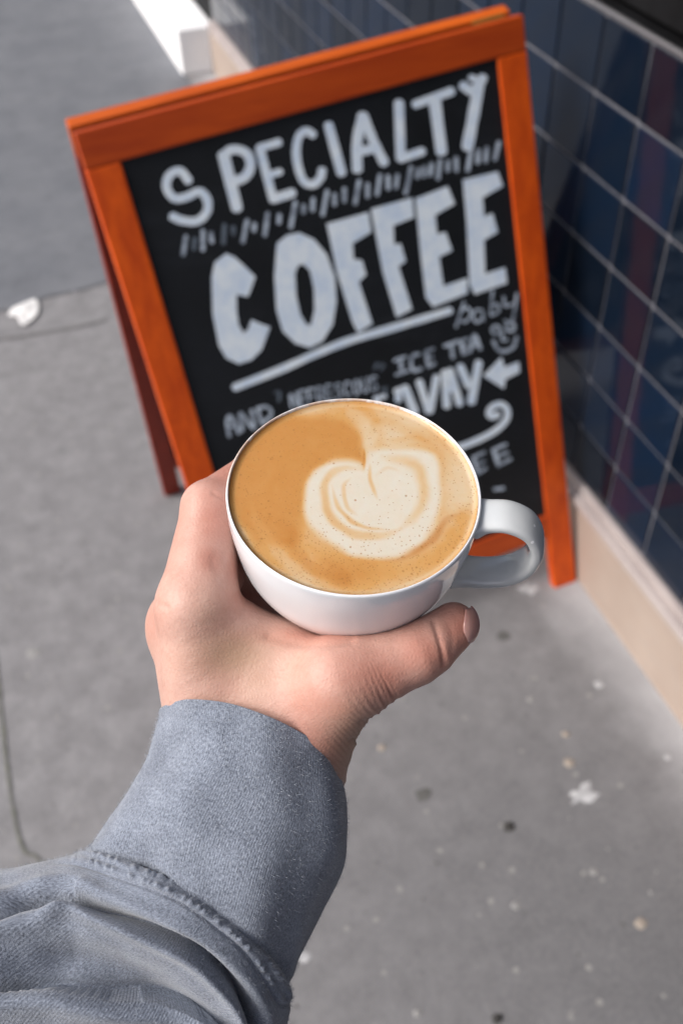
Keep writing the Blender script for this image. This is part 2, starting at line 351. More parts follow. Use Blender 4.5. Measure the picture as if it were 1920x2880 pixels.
spots = [(98, 1835, .014, 'G', 'pale chewed gum spot left of the back of the hand'), (1485, 1655, .017, 'W', 'white patch of gum just left of the sign\'s orange foot'),
         (1682, 1925, .0085, 'W', 'small round white gum spot on the pavement right of the thumb'), (1640, 2235, .019, 'W', 'large ragged white splash at the right of the pavement'),
         (1073, 2103, .007, 'O', 'little cream stone chip just right of the wrist'), (1490, 1965, .006, 'G', 'faint round grey gum spot below the thumb tip'),
         (1590, 2066, .007, 'O', 'beige stone chip between the hand and the wall'), (1876, 2130, .006, 'W', 'small white gum spot beside the wall foot at the right edge'),
         (1600, 2147, .010, 'O', 'faint brownish stone chip left of the large white splash'), (1450, 2548, .007, 'G', 'pale gum spot alone in the lower middle of the pavement'),
         (1800, 2597, .009, 'O', 'ochre stone chip near the lower right edge'), (1430, 2325, .010, 'D', 'small black lump of grit on the pavement right of the sleeve'),
         (1397, 2865, .008, 'D', 'black speck of grit at the bottom edge of the view'), (1190, 2235, .013, 'K', 'soft dark stain blot right of the cuff'),
         (1415, 1790, .012, 'K', 'dark brown smudge on the pavement right of the thumb nail'), (1172, 2848, .006, 'G', 'tiny round grey gum spot near the bottom edge'),
         (855, 2690, .010, 'W', 'white dab of gum right beside the sleeve hem'), (1667, 2453, .007, 'G', 'grey gum spot under the large white splash')]
g = N('ground_stain', 0.9); g.col(g.ramp(g.noise(20), [(0.3, (0.085, 0.084, 0.08)), (0.7, (0.115, 0.112, 0.108))])); MAT_KST = g.m
for i, (x, y, r, k, lab) in enumerate(spots):
    name, mat, cat, h = {'G': ('gum_spot', MAT_GUM, 'gum', .002), 'W': ('gum_spot', MAT_WG, 'gum', .002), 'O': ('stone_chip', MAT_OCH, 'stone', .003), 'D': ('grit_lump', MAT_GRIT, 'grit', .006), 'K': ('ground_stain', MAT_KST, 'stain', .0012)}[k]
    blob(name, x, y, r, h, mat, lab, cat, {'gum': 'gum spots on the pavement', 'stone': 'stone chips on the pavement'}.get(cat), stretch=1.5 if i == 3 else 1.1, seed=i, jag=0.55 if i in (1, 3) else 0.2)
# fine grit
v, f = [], []
for i in range(380):
    x, y = rng.uniform(-1.2, .9), rng.uniform(.2, 3.6); r = rng.uniform(.0012, .0042); b0 = len(v)
    v += [(x, y, r * .7)] + [(x + r * math.cos(a) * rng.uniform(.7, 1.2), y + r * math.sin(a) * rng.uniform(.7, 1.2), .0003) for a in np.arange(6) * math.pi / 3]
    f += [(b0, b0 + 1 + k, b0 + 1 + (k + 1) % 6) for k in range(6)]
v, f = v, f
tag(mesh('loose_grit', v[:1750], [q for q in f if max(q) < 1750], MAT_GUM), 'pale loose grit scattered over the pavement', kind='stuff')
tag(mesh('dark_grit', v[1750:], [tuple(i - 1750 for i in q) for q in f if min(q) >= 1750], MAT_KST), 'dark loose grit scattered over the pavement', kind='stuff')

# ------------------------------------------------------------------ tiled wall
WX = 0.945; YEND = 4.305
wall = empty('tiled_wall', (WX, 1.5, 0), 'navy glazed tile shopfront wall with pale grout and beige plinth right of the sign', 'wall')
zs = [.212, .3245, .441, .560, .684, .8105, .9405, 1.063]
ys = [1.034 + .1335 * k for k in range(-11, 24)] + [YEND]
mesh('grout_bed', boxv((WX + .004, ys[0], .19), (WX + .16, YEND, 1.066)), BF, MAT_GR, wall)
gr = .0035
cache = {}
for i in range(len(ys) - 1):
    for j in range(7):
        w_, h_ = ys[i + 1] - ys[i] - 2 * gr, zs[j + 1] - zs[j] - 2 * gr
        key = (round(w_, 4), j)
        cy, cz = (ys[i] + ys[i + 1]) / 2, (zs[j] + zs[j + 1]) / 2
        if key not in cache:
            o = mesh('tile', boxv((WX - .001, cy - w_ / 2, cz - h_ / 2), (WX + .007, cy + w_ / 2, cz + h_ / 2)), BF, MAT_T, wall, origin=(WX, cy, cz), bevel=.0015)
            cache[key] = o
        else:
            o = cache[key].copy(); COL.objects.link(o); o.parent = wall; o.location = np.array([WX, cy, cz]) - wloc(wall)
        o.rotation_euler = (0, rng.normal(0, .0035), rng.normal(0, .0035))
mesh('plinth', boxv((WX - .022, ys[0], -.02), (WX + .16, YEND, .176)), BF, MAT_PL, wall, bevel=.004)
mesh('plinth_ledge', boxv((WX - .0285, ys[0], .178), (WX + .003, YEND, .196)), BF, MAT_LG, wall, bevel=.003)
mesh('plinth_bead', boxv((WX - .012, ys[0], .1975), (WX + .003, YEND, .209)), BF, MAT_LG, wall, bevel=.002)
mesh('window_sill', boxv((WX - .004, ys[0], 1.0665), (WX + .005, YEND, 1.0725)), BF, MAT_SILL, wall, bevel=.002)
mesh('window_ledge', boxv((WX + .0055, ys[0], 1.0665), (WX + .12, YEND, 1.070)), BF, MAT_DF, wall)
wf = mesh('window_frame', np.vstack([boxv((WX + .02, ys[0], 1.083), (WX + .07, YEND, 1.125)), boxv((WX + .02, ys[0], 2.40), (WX + .07, YEND, 2.46))] + [boxv((WX + .02, y - .02, 1.126), (WX + .07, y + .02, 2.399)) for y in (-.4, 1.25, 2.9, 4.28)]),
          [tuple(8 * k + q for q in fc) for k in range(6) for fc in BF], MAT_DF, wall)
mesh('window_glass', boxv((WX + .04, ys[0], 1.10), (WX + .05, YEND, 2.43)), BF, MAT_GLASS, wf)
mesh('room_backing', boxv((WX + .9, ys[0], 0), (WX + 1.0, YEND, 2.46)), BF, MAT_DF, wall)
mesh('upper_wall', boxv((WX - .005, ys[0], 2.462), (WX + .4, YEND, 6.5)), BF, MAT_FAC, wall)
mesh('end_pier', boxv((WX + .002, YEND + .002, 0), (WX + .4, YEND + .05, 6.5)), BF, MAT_DF, wall)
rear = empty('shop_wall', (WX, -1.5, 0), 'dark rendered shop wall continuing behind the viewer', 'wall')
mesh('wall_panel', boxv((WX - .003, -12, 0), (WX + .4, ys[0] - .002, 6.5)), BF, MAT_FAC, rear)
# neighbouring doorway: white step and a dark recessed door
st_ = empty('white_step', (.87, 5.2, 0), 'bright white raised step at the foot of the building beyond the tiled wall', 'step')
mesh('step_block', boxv((.790, YEND + .0, 0), (WX, 9.0, .185)), BF, MAT_W, st_, bevel=.006)
nb = empty('neighbour_doorway', (1.0, 6.5, 0), 'dark recessed shopfront standing behind the white step', 'shopfront')
mesh('door_panel', boxv((WX + .003, YEND + .055, .0), (WX + .3, 9.0, 2.6)), BF, MAT_DF, nb)
mesh('upper_wall', boxv((WX - .002, YEND + .055, 2.602), (WX + .4, 9.0, 6.5)), BF, MAT_FAC, nb)

# ------------------------------------------------------------------ A-board
def rot(a, ax):
    c_, s_ = math.cos(a), math.sin(a)
    return {'x': np.array([[1, 0, 0], [0, c_, -s_], [0, s_, c_]]), 'y': np.array([[c_, 0, s_], [0, 1, 0], [-s_, 0, c_]]), 'z': np.array([[c_, -s_, 0], [s_, c_, 0], [0, 0, 1]])}[ax]
SM = rot(.0607, 'z') @ rot(-.072, 'y') @ rot(-.2791, 'x')
SO = np.array([.9308, 1.203, 0]); SW, SH = .7404, 1.102
ST, TP, BZ, BRL = .0531, .0535, .1119, .0534; TH = .022
SO = C0 + (SO - C0) * .984; SM = SM * .984
sign = empty('pavement_sign', (.5, 1.45, 0), 'orange wooden A-board chalkboard advertising specialty coffee beside the tiled wall', 'sign')
def SP(u, n, v): return SO + (SM @ np.array([np.asarray(u) - SW, n, v]))
def sbox(name, a, b, mat, parent=sign, bevel=.0025):
    v = np.array([SP(*q) for q in boxv(a, b)]); return mesh(name, v, BF, mat, parent, bevel=bevel)
sbox('top_rail', (0, 0, SH - TP), (SW, TH, SH), MAT_WH)
for u0 in (0, SW - ST):
    zb = -.0270 if u0 else .0285
    sbox('stile', (u0, 0, zb), (u0 + ST, TH, SH - TP - .0006), MAT_WV)
sbox('bottom_rail', (ST + .0004, .001, BZ), (SW - ST - .0004, TH - .001, BZ + BRL), MAT_WH)
board = sbox('chalkboard', (ST - .004, .006, BZ + BRL - .004), (SW - ST + .004, .014, SH - TP + .004), MAT_CB, bevel=0)
# rear frame
bu = unit(SM @ np.array([1, 0, 0])); tb = np.array([.0945, 1.516, 1.003]); bb_ = np.array([.154, 1.802, -.004])
bv = tb - bb_; tb, bb_ = C0 + (tb - C0) * .984, C0 + (bb_ - C0) * .984; bv = tb - bb_; bL = np.linalg.norm(bv) + .026; bv = unit(bv - (bv @ bu) * bu); bn = unit(np.cross(bu, bv))    # bn points towards the front
if bn[1] > 0: bn = -bn
def rbox(name, a, b, mat, par=sign, bevel=.0025):
    v = np.array([tb + bu * q[0] - bv * q[2] + bn * q[1] for q in boxv(a, b)])
    fcs = [tuple(reversed(q)) for q in BF]
    return mesh(name, v, fcs, mat, par, bevel=bevel)
BW = .728
rbox('rear_top_rail', (0, 0, 0), (BW, TH, .055), MAT_WT)
for u0, L in ((0, bL - .004), (BW - .04, bL + .05)):
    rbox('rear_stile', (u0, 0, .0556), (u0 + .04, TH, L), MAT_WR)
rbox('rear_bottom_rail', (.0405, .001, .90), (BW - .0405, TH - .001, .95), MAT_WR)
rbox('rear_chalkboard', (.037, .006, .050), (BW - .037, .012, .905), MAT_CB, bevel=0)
for uu in (.665,):
    hg = sbox('hinge', (uu, TH - .004, SH + .0004), (uu + .055, TH + .026, SH + .0022), MAT_BR, bevel=.0005)
    a0, a1 = SP(uu, TH + .009, SH + .003), SP(uu + .055, TH + .009, SH + .003)
    ax_ = unit(a1 - a0); e1 = unit(np.cross(ax_, [0, 0, 1])); e2 = np.cross(ax_, e1); k = 12
    v = [p + .0032 * (math.cos(t) * e1 + math.sin(t) * e2) for p in (a0, a1) for t in np.arange(k) * 2 * math.pi / k]
    mesh('hinge_pin', v, [(i, (i + 1) % k, k + (i + 1) % k, k + i) for i in range(k)] + [tuple(range(k))[::-1], tuple(range(k, 2 * k))], MAT_BR, hg)

# ---- lettering: each stroke is a thin raised ribbon lying on the board
BN = SM @ np.array([0, -1, 0]); BP0 = SP(0, .006, 0)
def bpt(px, py, lift): return hit(px, py, BP0 + BN * lift, BN)
cnt = [0]
def lift():
    cnt[0] += 1; return .0003 + .00002 * (cnt[0] % 40)
def ribbon(pts, wpx, lf):
    p = np.asarray(pts, float)
    q = catmull(p, max(2, (len(p) - 1) * 5 + 1)) if len(p) > 2 else np.array([p[0], (p[0] + p[1]) / 2, p[1]])
    t = np.gradient(q, axis=0); t /= np.linalg.norm(t, axis=1)[:, None]; nn = np.stack([-t[:, 1], t[:, 0]], 1)
    hw = wpx / 2; jit = 1 + .10 * (rng.random(len(q)) - .5)
    A = q + nn * hw * jit[:, None]; B = q - nn * hw * jit[:, None]
    cap0 = [q[0] - t[0] * hw * math.sin(a) * .8 + nn[0] * hw * math.cos(a) for a in np.linspace(0, math.pi, 8)[1:-1]]
    cap1 = [q[-1] + t[-1] * hw * math.sin(a) * .8 + nn[-1] * hw * math.cos(a) for a in np.linspace(0, math.pi, 8)[1:-1]]
    V = list(A) + list(B) + cap0 + cap1; n = len(q)
    Fc = [(i, i + n, i + n + 1, i + 1) for i in range(n - 1)]
    Fc.append(tuple([0] + list(range(2 * n, 2 * n + 6)) + [n])); Fc.append(tuple([n - 1] + list(range(2 * n + 6, 2 * n + 12)) + [2 * n - 1])[::-1])
    return [bpt(x, y, lf) for x, y in V], Fc
def letter(strokes, mat, name='letter'):
    V, Fc = [], []
    for pts, wd in strokes:
        v, f = ribbon(pts, wd, lift()); Fc += [tuple(i + len(V) for i in q) for q in f]; V += v
    return mesh(name, V, Fc, mat, board)
def polyletter(poly, mat, hole=None, name='letter'):
    from mathutils.geometry import tessellate_polygon
    lf = lift(); loops = [poly] + ([hole] if hole else [])
    loops = [catmull(list(l) + [l[0]], len(l) * 3 + 1)[:-1] if name == 'round' else l for l in loops]
    tri = tessellate_polygon([[Vector((x, y, 0)) for x, y in l] for l in loops])
    flat = [p for l in loops for p in l]
    return mesh('letter' if name == 'round' else name, [bpt(x, y, lf) for x, y in flat], tri, mat, board)
A_ = lambda L: [(440 + x * .6378, 180 + y * .6378) for x, y in L]
B_ = lambda L: [(560 + x * .5867, 450 + y * .5867) for x, y in L]
C_ = lambda L: [(600 + x * .574, 820 + y * .574) for x, y in L]
LA = lambda s, m=MAT_CH, n='letter': letter([(A_(p), w_ * .6378) for p, w_ in s], m, n)
LB = lambda s, m=MAT_CH, n='letter': letter([(B_(p), w_ * .5867) for p, w_ in s], m, n)
LC = lambda s, m=MAT_CH, n='letter': letter([(C_(p), w_ * .574) for p, w_ in s], m, n)
LA([([(142, 515), (105, 472), (58, 490), (45, 545), (80, 592), (135, 585), (190, 562), (224, 600), (222, 652), (180, 692), (115, 690), (70, 672)], 38)])
LA([([(295, 400), (355, 635)], 50), ([(292, 405), (335, 377), (395, 392), (415, 445), (390, 498), (330, 520)], 42)])
LA([([(455, 370), (515, 598)], 38), ([(455, 370), (540, 345)], 36), ([(490, 492), (545, 475)], 32), ([(515, 595), (600, 568)], 40)])
LA([([(690, 312), (660, 295), (628, 320), (616, 385), (626, 460), (652, 520), (692, 530), (722, 502), (730, 468)], 37)])
LA([([(758, 270), (815, 480)], 42)])
LA([([(885, 465), (884, 345), (908, 228)], 46), ([(912, 228), (955, 340), (1003, 435)], 42), ([(895, 385), (960, 372)], 40)])
LA([([(1068, 172), (1076, 415)], 44), ([(1076, 417), (1170, 385)], 40)])
LA([([(1140, 178), (1300, 120)], 38), ([(1225, 155), (1255, 385)], 52)])
LA([([(1350, 95), (1395, 118), (1438, 60)], 42), ([(1420, 90), (1395, 230), (1370, 365)], 50), ([(1385, 60), (1425, 75)], 30)])
for i, (a, b) in enumerate([((130, 760), (118, 840)), ((170, 770), (165, 815)), ((205, 735), (205, 820)), ((240, 745), (245, 785)), ((300, 710), (295, 790)), ((338, 720), (340, 750)), ((400, 690), (380, 785)), ((432, 705), (430, 735)), ((490, 660), (478, 755)), ((542, 665), (540, 700)), ((612, 610), (592, 720)), ((648, 625), (648, 655)), ((690, 595), (688, 645)), ((752, 560), (732, 665)), ((785, 575), (785, 620)), ((828, 550), (828, 605)), ((893, 515), (875, 615)), ((930, 530), (930, 585)), ((985, 490), (972, 575)), ((1020, 495), (1022, 550)), ((1062, 490), (1055, 545)), ((1122, 455), (1098, 570)), ((1155, 465), (1150, 500)), ((1180, 455), (1178, 495)), ((1212, 440), (1205, 490)), ((1250, 425), (1240, 505)), ((1285, 430), (1283, 470)), ((1320, 415), (1322, 470)), ((1385, 385), (1370, 470)), ((1418, 380), (1415, 435)), ((1455, 370), (1450, 430)), ((1508, 345), (1490, 420))]):
    LA([([a, b], 19)], MAT_CF if i in (1, 4, 5) else MAT_CT, 'chalk_tick')
polyletter(B_([(60, 560), (75, 490), (130, 448), (170, 465), (225, 515), (270, 560), (252, 610), (235, 655), (205, 650), (180, 645), (180, 720), (190, 790), (212, 830), (235, 812), (250, 765), (295, 785), (340, 800), (300, 910), (250, 960), (190, 978), (130, 950), (95, 890), (65, 740)]), MAT_CH)
polyletter(B_([(360, 560), (372, 400), (420, 360), (480, 348), (550, 380), (610, 450), (650, 560), (658, 680), (640, 790), (590, 870), (530, 900), (460, 880), (400, 820), (370, 720)]), MAT_CH, B_([(460, 540), (475, 505), (500, 500), (530, 530), (550, 620), (552, 720), (535, 790), (515, 790), (485, 740), (465, 650)]))
polyletter(B_([(610, 305), (810, 250), (825, 345), (735, 400), (740, 475), (780, 480), (800, 550), (765, 585), (830, 785), (760, 828), (735, 780), (660, 540)]), MAT_CH)
polyletter(B_([(822, 235), (1020, 180), (1030, 275), (930, 315), (935, 405), (965, 400), (990, 485), (955, 510), (1020, 715), (945, 755), (880, 540)]), MAT_CH)
polyletter(B_([(1035, 185), (1190, 125), (1225, 210), (1130, 265), (1140, 355), (1180, 345), (1212, 435), (1150, 465), (1170, 605), (1285, 565), (1285, 640), (1120, 705), (1085, 660), (1060, 450)]), MAT_CH)
polyletter(B_([(1262, 95), (1430, 55), (1455, 125), (1358, 180), (1365, 270), (1405, 255), (1430, 345), (1365, 385), (1370, 545), (1465, 515), (1475, 590), (1320, 645), (1295, 600), (1280, 300)]), MAT_CH)
LB([([(172, 1090), (400, 1000), (560, 928), (720, 865), (900, 812), (1200, 722)], 37)], MAT_CH, 'underline')
LB([([(1268, 680), (1230, 800)], 12), ([(1252, 725), (1285, 708), (1302, 740), (1275, 775), (1246, 768)], 12)], MAT_CT)
LB([([(1352, 718), (1322, 722), (1312, 755), (1330, 778), (1356, 755), (1356, 722), (1362, 770)], 12)], MAT_CT)
LB([([(1405, 628), (1395, 740)], 12), ([(1400, 700), (1428, 692), (1434, 725), (1398, 745)], 12)], MAT_CT)
LB([([(1458, 655), (1465, 700), (1498, 690)], 12), ([(1520, 640), (1510, 720), (1495, 775), (1462, 770)], 12)], MAT_CT)
ringp = lambda cx, cy, r: [(cx + r * math.cos(t), cy + r * math.sin(t)) for t in np.linspace(0, 6.1, 9)]
LB([(ringp(1422, 815, 20), 13), (ringp(1490, 800, 20), 13), ([(1408, 868), (1430, 908), (1465, 917), (1505, 895), (1520, 850)], 17), ([(1455, 830), (1450, 862), (1475, 862)], 12)], MAT_CT, 'smiley_face')
LB([([(962, 950), (972, 1022)], 19), ([(935, 962), (990, 943)], 14), ([(942, 1030), (1002, 1010)], 14)], MAT_CT)
LB([([(1052, 930), (1022, 940), (1015, 980), (1030, 1010), (1062, 1000)], 17)], MAT_CT)
LB([([(1085, 918), (1098, 990)], 18), ([(1085, 918), (1122, 905)], 14), ([(1090, 952), (1118, 943)], 13), ([(1098, 990), (1128, 975)], 14)], MAT_CT)
LB([([(1175, 892), (1240, 868)], 17), ([(1207, 880), (1215, 945)], 20)], MAT_CT)
LB([([(1252, 868), (1266, 930)], 18), ([(1252, 868), (1290, 855)], 14), ([(1260, 900), (1288, 890)], 13), ([(1266, 930), (1300, 915)], 14)], MAT_CT)
LB([([(1300, 912), (1318, 838), (1347, 905)], 18), ([(1305, 890), (1335, 885)], 14)], MAT_CT)
LB([([(840, 1000), (852, 975)], 13), ([(868, 1005), (885, 985)], 13), ([(848, 982), (882, 978)], 8)], MAT_CF, 'quote_mark')
LC([([(300, 495), (325, 490)], 10), ([(325, 500), (320, 535)], 14)], MAT_CF, 'quote_mark')
LC([([(815, 480), (850, 470)], 10), ([(840, 475), (845, 500)], 14)], MAT_CF, 'quote_mark')
LC([([(78, 708), (68, 640), (85, 612), (125, 692)], 18), ([(80, 665), (108, 655)], 12)], MAT_CT)
LC([([(142, 680), (132, 595), (198, 672), (188, 582)], 17)], MAT_CT)
LC([([(215, 572), (238, 648)], 16), ([(215, 572), (262, 565), (285, 600), (240, 648)], 15)], MAT_CT)
def upright(ch, x, y, h, wd):      # capital between base (x,y) and top, sheared like the row
    T = lambda a, b: (x + a * wd + b * -.12 * h, y - b * h - a * wd * .22)
    G = {'N': [[(0, 0), (0, 1), (1, 0), (1, 1)]], 'E': [[(1, 1), (0, 1), (0, 0), (1, 0)], [(0, .5), (.8, .5)]], 'F': [[(1, 1), (0, 1), (0, 0)], [(0, .5), (.8, .5)]],
         'R': [[(0, 0), (0, 1), (.8, .95), (.85, .55), (0, .5), (1, 0)]], 'S': [[(1, .9), (.4, 1), (.1, .75), (.8, .35), (.6, 0), (0, .08)]],
         'C': [[(1, .85), (.5, 1), (.05, .6), (.2, .1), (.9, .1)]], 'O': [[(.5, 1), (0, .6), (.3, 0), (.9, .2), (.9, .8), (.5, 1)]], 'U': [[(0, 1), (.05, .2), (.5, 0), (.95, .25), (1, 1)]]}[ch]
    return [([T(*p) for p in s], 11.5) for s in G]
for i, ch in enumerate('NEFRESCOUS'):
    x = 378 + i * 43.5; y = 568 - i * 9.2
    LC(upright(ch, x + 6, y, 66, 30), MAT_CT)
LC([([(905, 485), (905, 530)], 36), ([(938, 472), (985, 590)], 40), ([(895, 490), (940, 475)], 34)])
LC([([(1008, 442), (1052, 585)], 36), ([(1092, 420), (1060, 585)], 36)])
LC([([(1132, 395), (1142, 560)], 38), ([(1158, 388), (1205, 548)], 38), ([(1140, 480), (1185, 470)], 34)])
LC([([(1208, 368), (1248, 460)], 38), ([(1298, 350), (1262, 540)], 40)])
LC([([(790, 524), (840, 512)], 22), ([(800, 524), (815, 620)], 24)])
polyletter(C_([(1320, 412), (1410, 320), (1425, 370), (1495, 343), (1500, 395), (1430, 430), (1422, 477)]), MAT_CH, name='arrow')
LC([([(1392, 602), (1365, 612), (1348, 598), (1362, 568), (1400, 552), (1434, 572), (1436, 620), (1392, 672), (1320, 715), (1225, 755), (1150, 780)], 32)], MAT_CH, 'flourish')
LC([([(1370, 775), (1396, 852)], 19), ([(1370, 775), (1432, 748)], 14), ([(1382, 812), (1440, 788)], 13), ([(1396, 852), (1455, 820)], 14)], MAT_CT)
LC([([(1272, 812), (1298, 890)], 19), ([(1272, 812), (1326, 788)], 14), ([(1285, 850), (1325, 832)], 13), ([(1298, 890), (1335, 865)], 14)], MAT_CT)
LC([([(1375, 970), (1420, 964)], 16)], MAT_CT)

# ------------------------------------------------------------------ cup
KC = np.array([.09017161, .25417166, 1.34885284]); KA = unit([.0058, -.1485, 1.0])
KE = R[:, 0] - (R[:, 0] @ KA) * KA; KE = unit(KE); KG = np.cross(KA, KE)     # KE: image right, KG: away
def KP(x, y, z): return KC + np.multiply.outer(x, KE) + np.multiply.outer(y, KG) + np.multiply.outer(z, KA)
cup = empty('coffee_cup', KC - KA * .0585, 'white china cup of latte held in the hand in front of the chalkboard', 'cup')
OUT = [(0, .0472), (-.0006, .04745), (-.003, .0475), (-.010, .0472), (-.02, .0459), (-.03, .0441), (-.038, .0412), (-.045, .0374), (-.051, .0316), (-.054, .0270), (-.0565, .0255), (-.0585, .0250)]
outp = catmull([(r, h) for h, r in OUT], 64)
inn = catmull([(.0470, .0002), (.0467, .0002), (.0464, -.0005), (.0461, -.003), (.0454, -.012), (.0425, -.026), (.036, -.041), (.025, -.050), (.010, -.0525), (.0, -.053)], 40)
base = np.array([(.0242, -.0585), (.0232, -.0572), (.0225, -.0555), (.010, -.0552), (.0, -.0552)])
prof = np.vstack([inn[::-1], outp, base]); nu = 160
th = np.linspace(0, 2 * np.pi, nu, endpoint=False)
V = np.vstack([KP(r * np.cos(th), r * np.sin(th), np.full(nu, h)) for r, h in np.maximum(prof, [[0.00001, -1]])])
body = mesh('cup_body', V, loft_faces(len(prof), nu), MAT_CUP, cup, smooth=True)
stn = []
for k, (r, h) in enumerate(prof):
    inside = k < 40
    far = np.clip((np.sin(th - .25) - .0) * 1.6, 0, 1)
    a_ = math.exp(-((h + .0012) / .0016) ** 2) if h > -.004 else 0
    lk = 1.0 if (38 <= k <= 42) else .0
    stn.append((a_ * far * (1.0 if inside else .35) + .35 * lk * np.clip(np.cos(th - 2.6), 0, 1)))
attr(body, 'stain', np.clip(np.concatenate(stn), 0, 1))
# handle: swept rounded-rectangle section
hp = catmull([(.0464, -.0068), (.0510, -.0042), (.0580, -.0030), (.0655, -.0062), (.0700, -.0130), (.0712, -.0210), (.0690, -.0295), (.0630, -.0365), (.0550, -.0400), (.0470, -.0412), (.0385, -.0405)], 56)
tg = np.gradient(hp, axis=0); tg /= np.linalg.norm(tg, axis=1)[:, None]; nrm = np.stack([-tg[:, 1], tg[:, 0]], 1)
HA = math.radians(-9); he = np.array([math.cos(HA), math.sin(HA)]); hs_ = np.array([-math.sin(HA), math.cos(HA)])
k = 28; V = []
for i, (p, n2) in enumerate(zip(hp, nrm)):
    s = i / (len(hp) - 1); fl = 1 + .22 * math.exp(-(s / .07) ** 2) + .35 * math.exp(-((1 - s) / .07) ** 2)
    wd, tk = .0073 * fl, .0028 * fl
    for t in np.arange(k) * 2 * math.pi / k:
        c_, s_ = math.cos(t), math.sin(t); q = 2 / 2.8
        a_, b_ = wd * np.sign(c_) * abs(c_) ** q, tk * np.sign(s_) * abs(s_) ** q
        rad, hgt = p[0] + n2[0] * b_, p[1] + n2[1] * b_
        xy = he * rad + hs_ * a_
        V.append(KP(xy[0], xy[1], hgt))
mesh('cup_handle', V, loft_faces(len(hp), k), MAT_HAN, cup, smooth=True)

# ---- coffee surface
LV = -.0017; RC = .0462
gn = 300; gx = np.linspace(-1, 1, gn); X, Y = np.meshgrid(gx, gx)
# square-to-disc grid
x_ = X * np.sqrt(1 - Y * Y / 2); y_ = Y * np.sqrt(1 - X * X / 2)
x_, y_ = x_.ravel() * RC, y_.ravel() * RC; rr_ = np.hypot(x_, y_)
z_ = LV + .0010 * np.clip((rr_ - (RC - .0022)) / .0022, 0, 1) ** 2 + .0004 * (1 - (rr_ / RC) ** 2)
V = KP(x_, y_, z_)
fc = [(i * gn + j, i * gn + j + 1, (i + 1) * gn + j + 1, (i + 1) * gn + j) for i in range(gn - 1) for j in range(gn - 1)]
cof = mesh('latte', V, fc, MAT_COF, None, smooth=True, origin=KP(0, 0, LV))
tag(cof, 'tan latte with a white swirled heart of milk foam in the cup', 'coffee')
q = (proj(KP(x_, y_, np.full(len(x_), LV))) - [400, 880]) / .7653           # coordinates of the traced swirl
wob = 6 * np.stack([np.sin(q[:, 1] / 23) + .6 * np.sin(q[:, 0] / 11 + 1), np.cos(q[:, 0] / 27) + .6 * np.sin(q[:, 1] / 9)], 1); qw = q + wob * .5
def sm(x, a, b): t = np.clip((x - a) / (b - a), 0, 1); return t * t * (3 - 2 * t)
def band(line, w0, soft, closed=False):
    l = catmull(line, len(line) * 8); d_, a_, _ = pdist(qw, l); tp = np.clip(np.sin(np.pi * np.clip(a_ / a_.max(), .02, .98)), 0, 1) ** .55
    return tp * (1 - sm(d_, w0 * tp * .6, w0 * tp * .6 + soft * (.35 + .65 * tp)))
def area(poly, soft):
    l = catmull(poly + [poly[0]], len(poly) * 8); d = pdist(qw, l)[0] * np.where(inpoly(qw, l), -1, 1); return 1 - sm(d, -soft * 1.5, soft * 1.5)
left_brown = area([(560, 375), (700, 392), (785, 440), (812, 510), (806, 560), (760, 535), (690, 545), (630, 585), (590, 650), (585, 760), (560, 850), (480, 860), (380, 800), (320, 700), (310, 600), (380, 480), (470, 405)], 16)
foam = .36 + .10 * np.sin(q[:, 0] / 60 + q[:, 1] / 90)
foam = foam * (1 - left_brown) + .12 * left_brown
foam -= .16 * area([(520, 830), (640, 850), (760, 900), (900, 925), (1040, 880), (1120, 800), (1180, 740), (1100, 900), (960, 975), (780, 1000), (640, 990), (540, 960)], 30)
foam += .20 * area([(860, 360), (1010, 400), (1130, 480), (1210, 600), (1225, 700), (1180, 720), (1120, 700), (1100, 560), (1060, 500), (900, 480)], 30)
foam += .26 * band([(740, 345), (800, 395), (832, 450), (828, 500), (818, 570)], 12, 42)
foam += .15 * band([(400, 700), (440, 800), (520, 900), (640, 1000), (820, 1030)], 14, 30)
foam += .10 * band([(1230, 700), (1190, 860), (1060, 980), (900, 1030)], 18, 36)
foam -= .14 * band([(850, 470), (850, 410), (900, 400), (990, 440), (1080, 470)], 6, 26)
foam -= .12 * band([(900, 470), (990, 462), (1080, 485)], 4, 16)
heart = area([(812, 578), (790, 550), (750, 541), (700, 548), (640, 580), (605, 630), (592, 700), (605, 755), (645, 812), (700, 850), (765, 885), (850, 905), (940, 893), (1010, 858), (1058, 800), (1086, 720), (1094, 620), (1080, 540), (1040, 509), (960, 500), (880, 503), (838, 520), (816, 555)], 13)
foam = foam * (1 - heart) + .93 * heart
tanr = band([(806, 578), (745, 570), (695, 598), (668, 650), (678, 725), (722, 782), (795, 818), (875, 822), (950, 792)], 8, 24) * .47 + band([(950, 792), (1008, 742), (1034, 660), (1020, 585), (965, 545), (880, 532)], 2, 38) * .42
tanr = np.maximum(tanr, band([(700, 640), (712, 705), (760, 755), (830, 795), (900, 800)], 2, 14) * .46)
tanr = np.maximum(tanr, band([(770, 605), (740, 640), (745, 700), (790, 745)], 3, 14) * .35)
tanr = np.maximum(tanr, band([(835, 560), (842, 620), (858, 690)], 1, 13) * .45)
tanr = np.maximum(tanr, band([(860, 600), (900, 572), (940, 580)], 2, 12) * .16)
foam -= tanr * heart
foam -= .35 * band([(814, 500), (812, 545), (814, 582)], 3, 8)
foam += .10 * np.clip(1 - np.abs(rr_ - .0446) / .0012, 0, 1)
dark = .75 * band([(1175, 742), (1120, 760), (1080, 810), (1030, 862), (960, 895), (880, 915)], 5, 22) + .65 * band([(560, 860), (640, 940), (740, 975), (640, 900)], 12, 40) + .35 * band([(480, 760), (540, 800), (560, 900)], 5, 35) + .22 * sm(rr_, .0451, .0460) + .35 * band([(700, 392), (785, 440), (812, 510)], 2, 18) * left_brown + .22 * left_brown
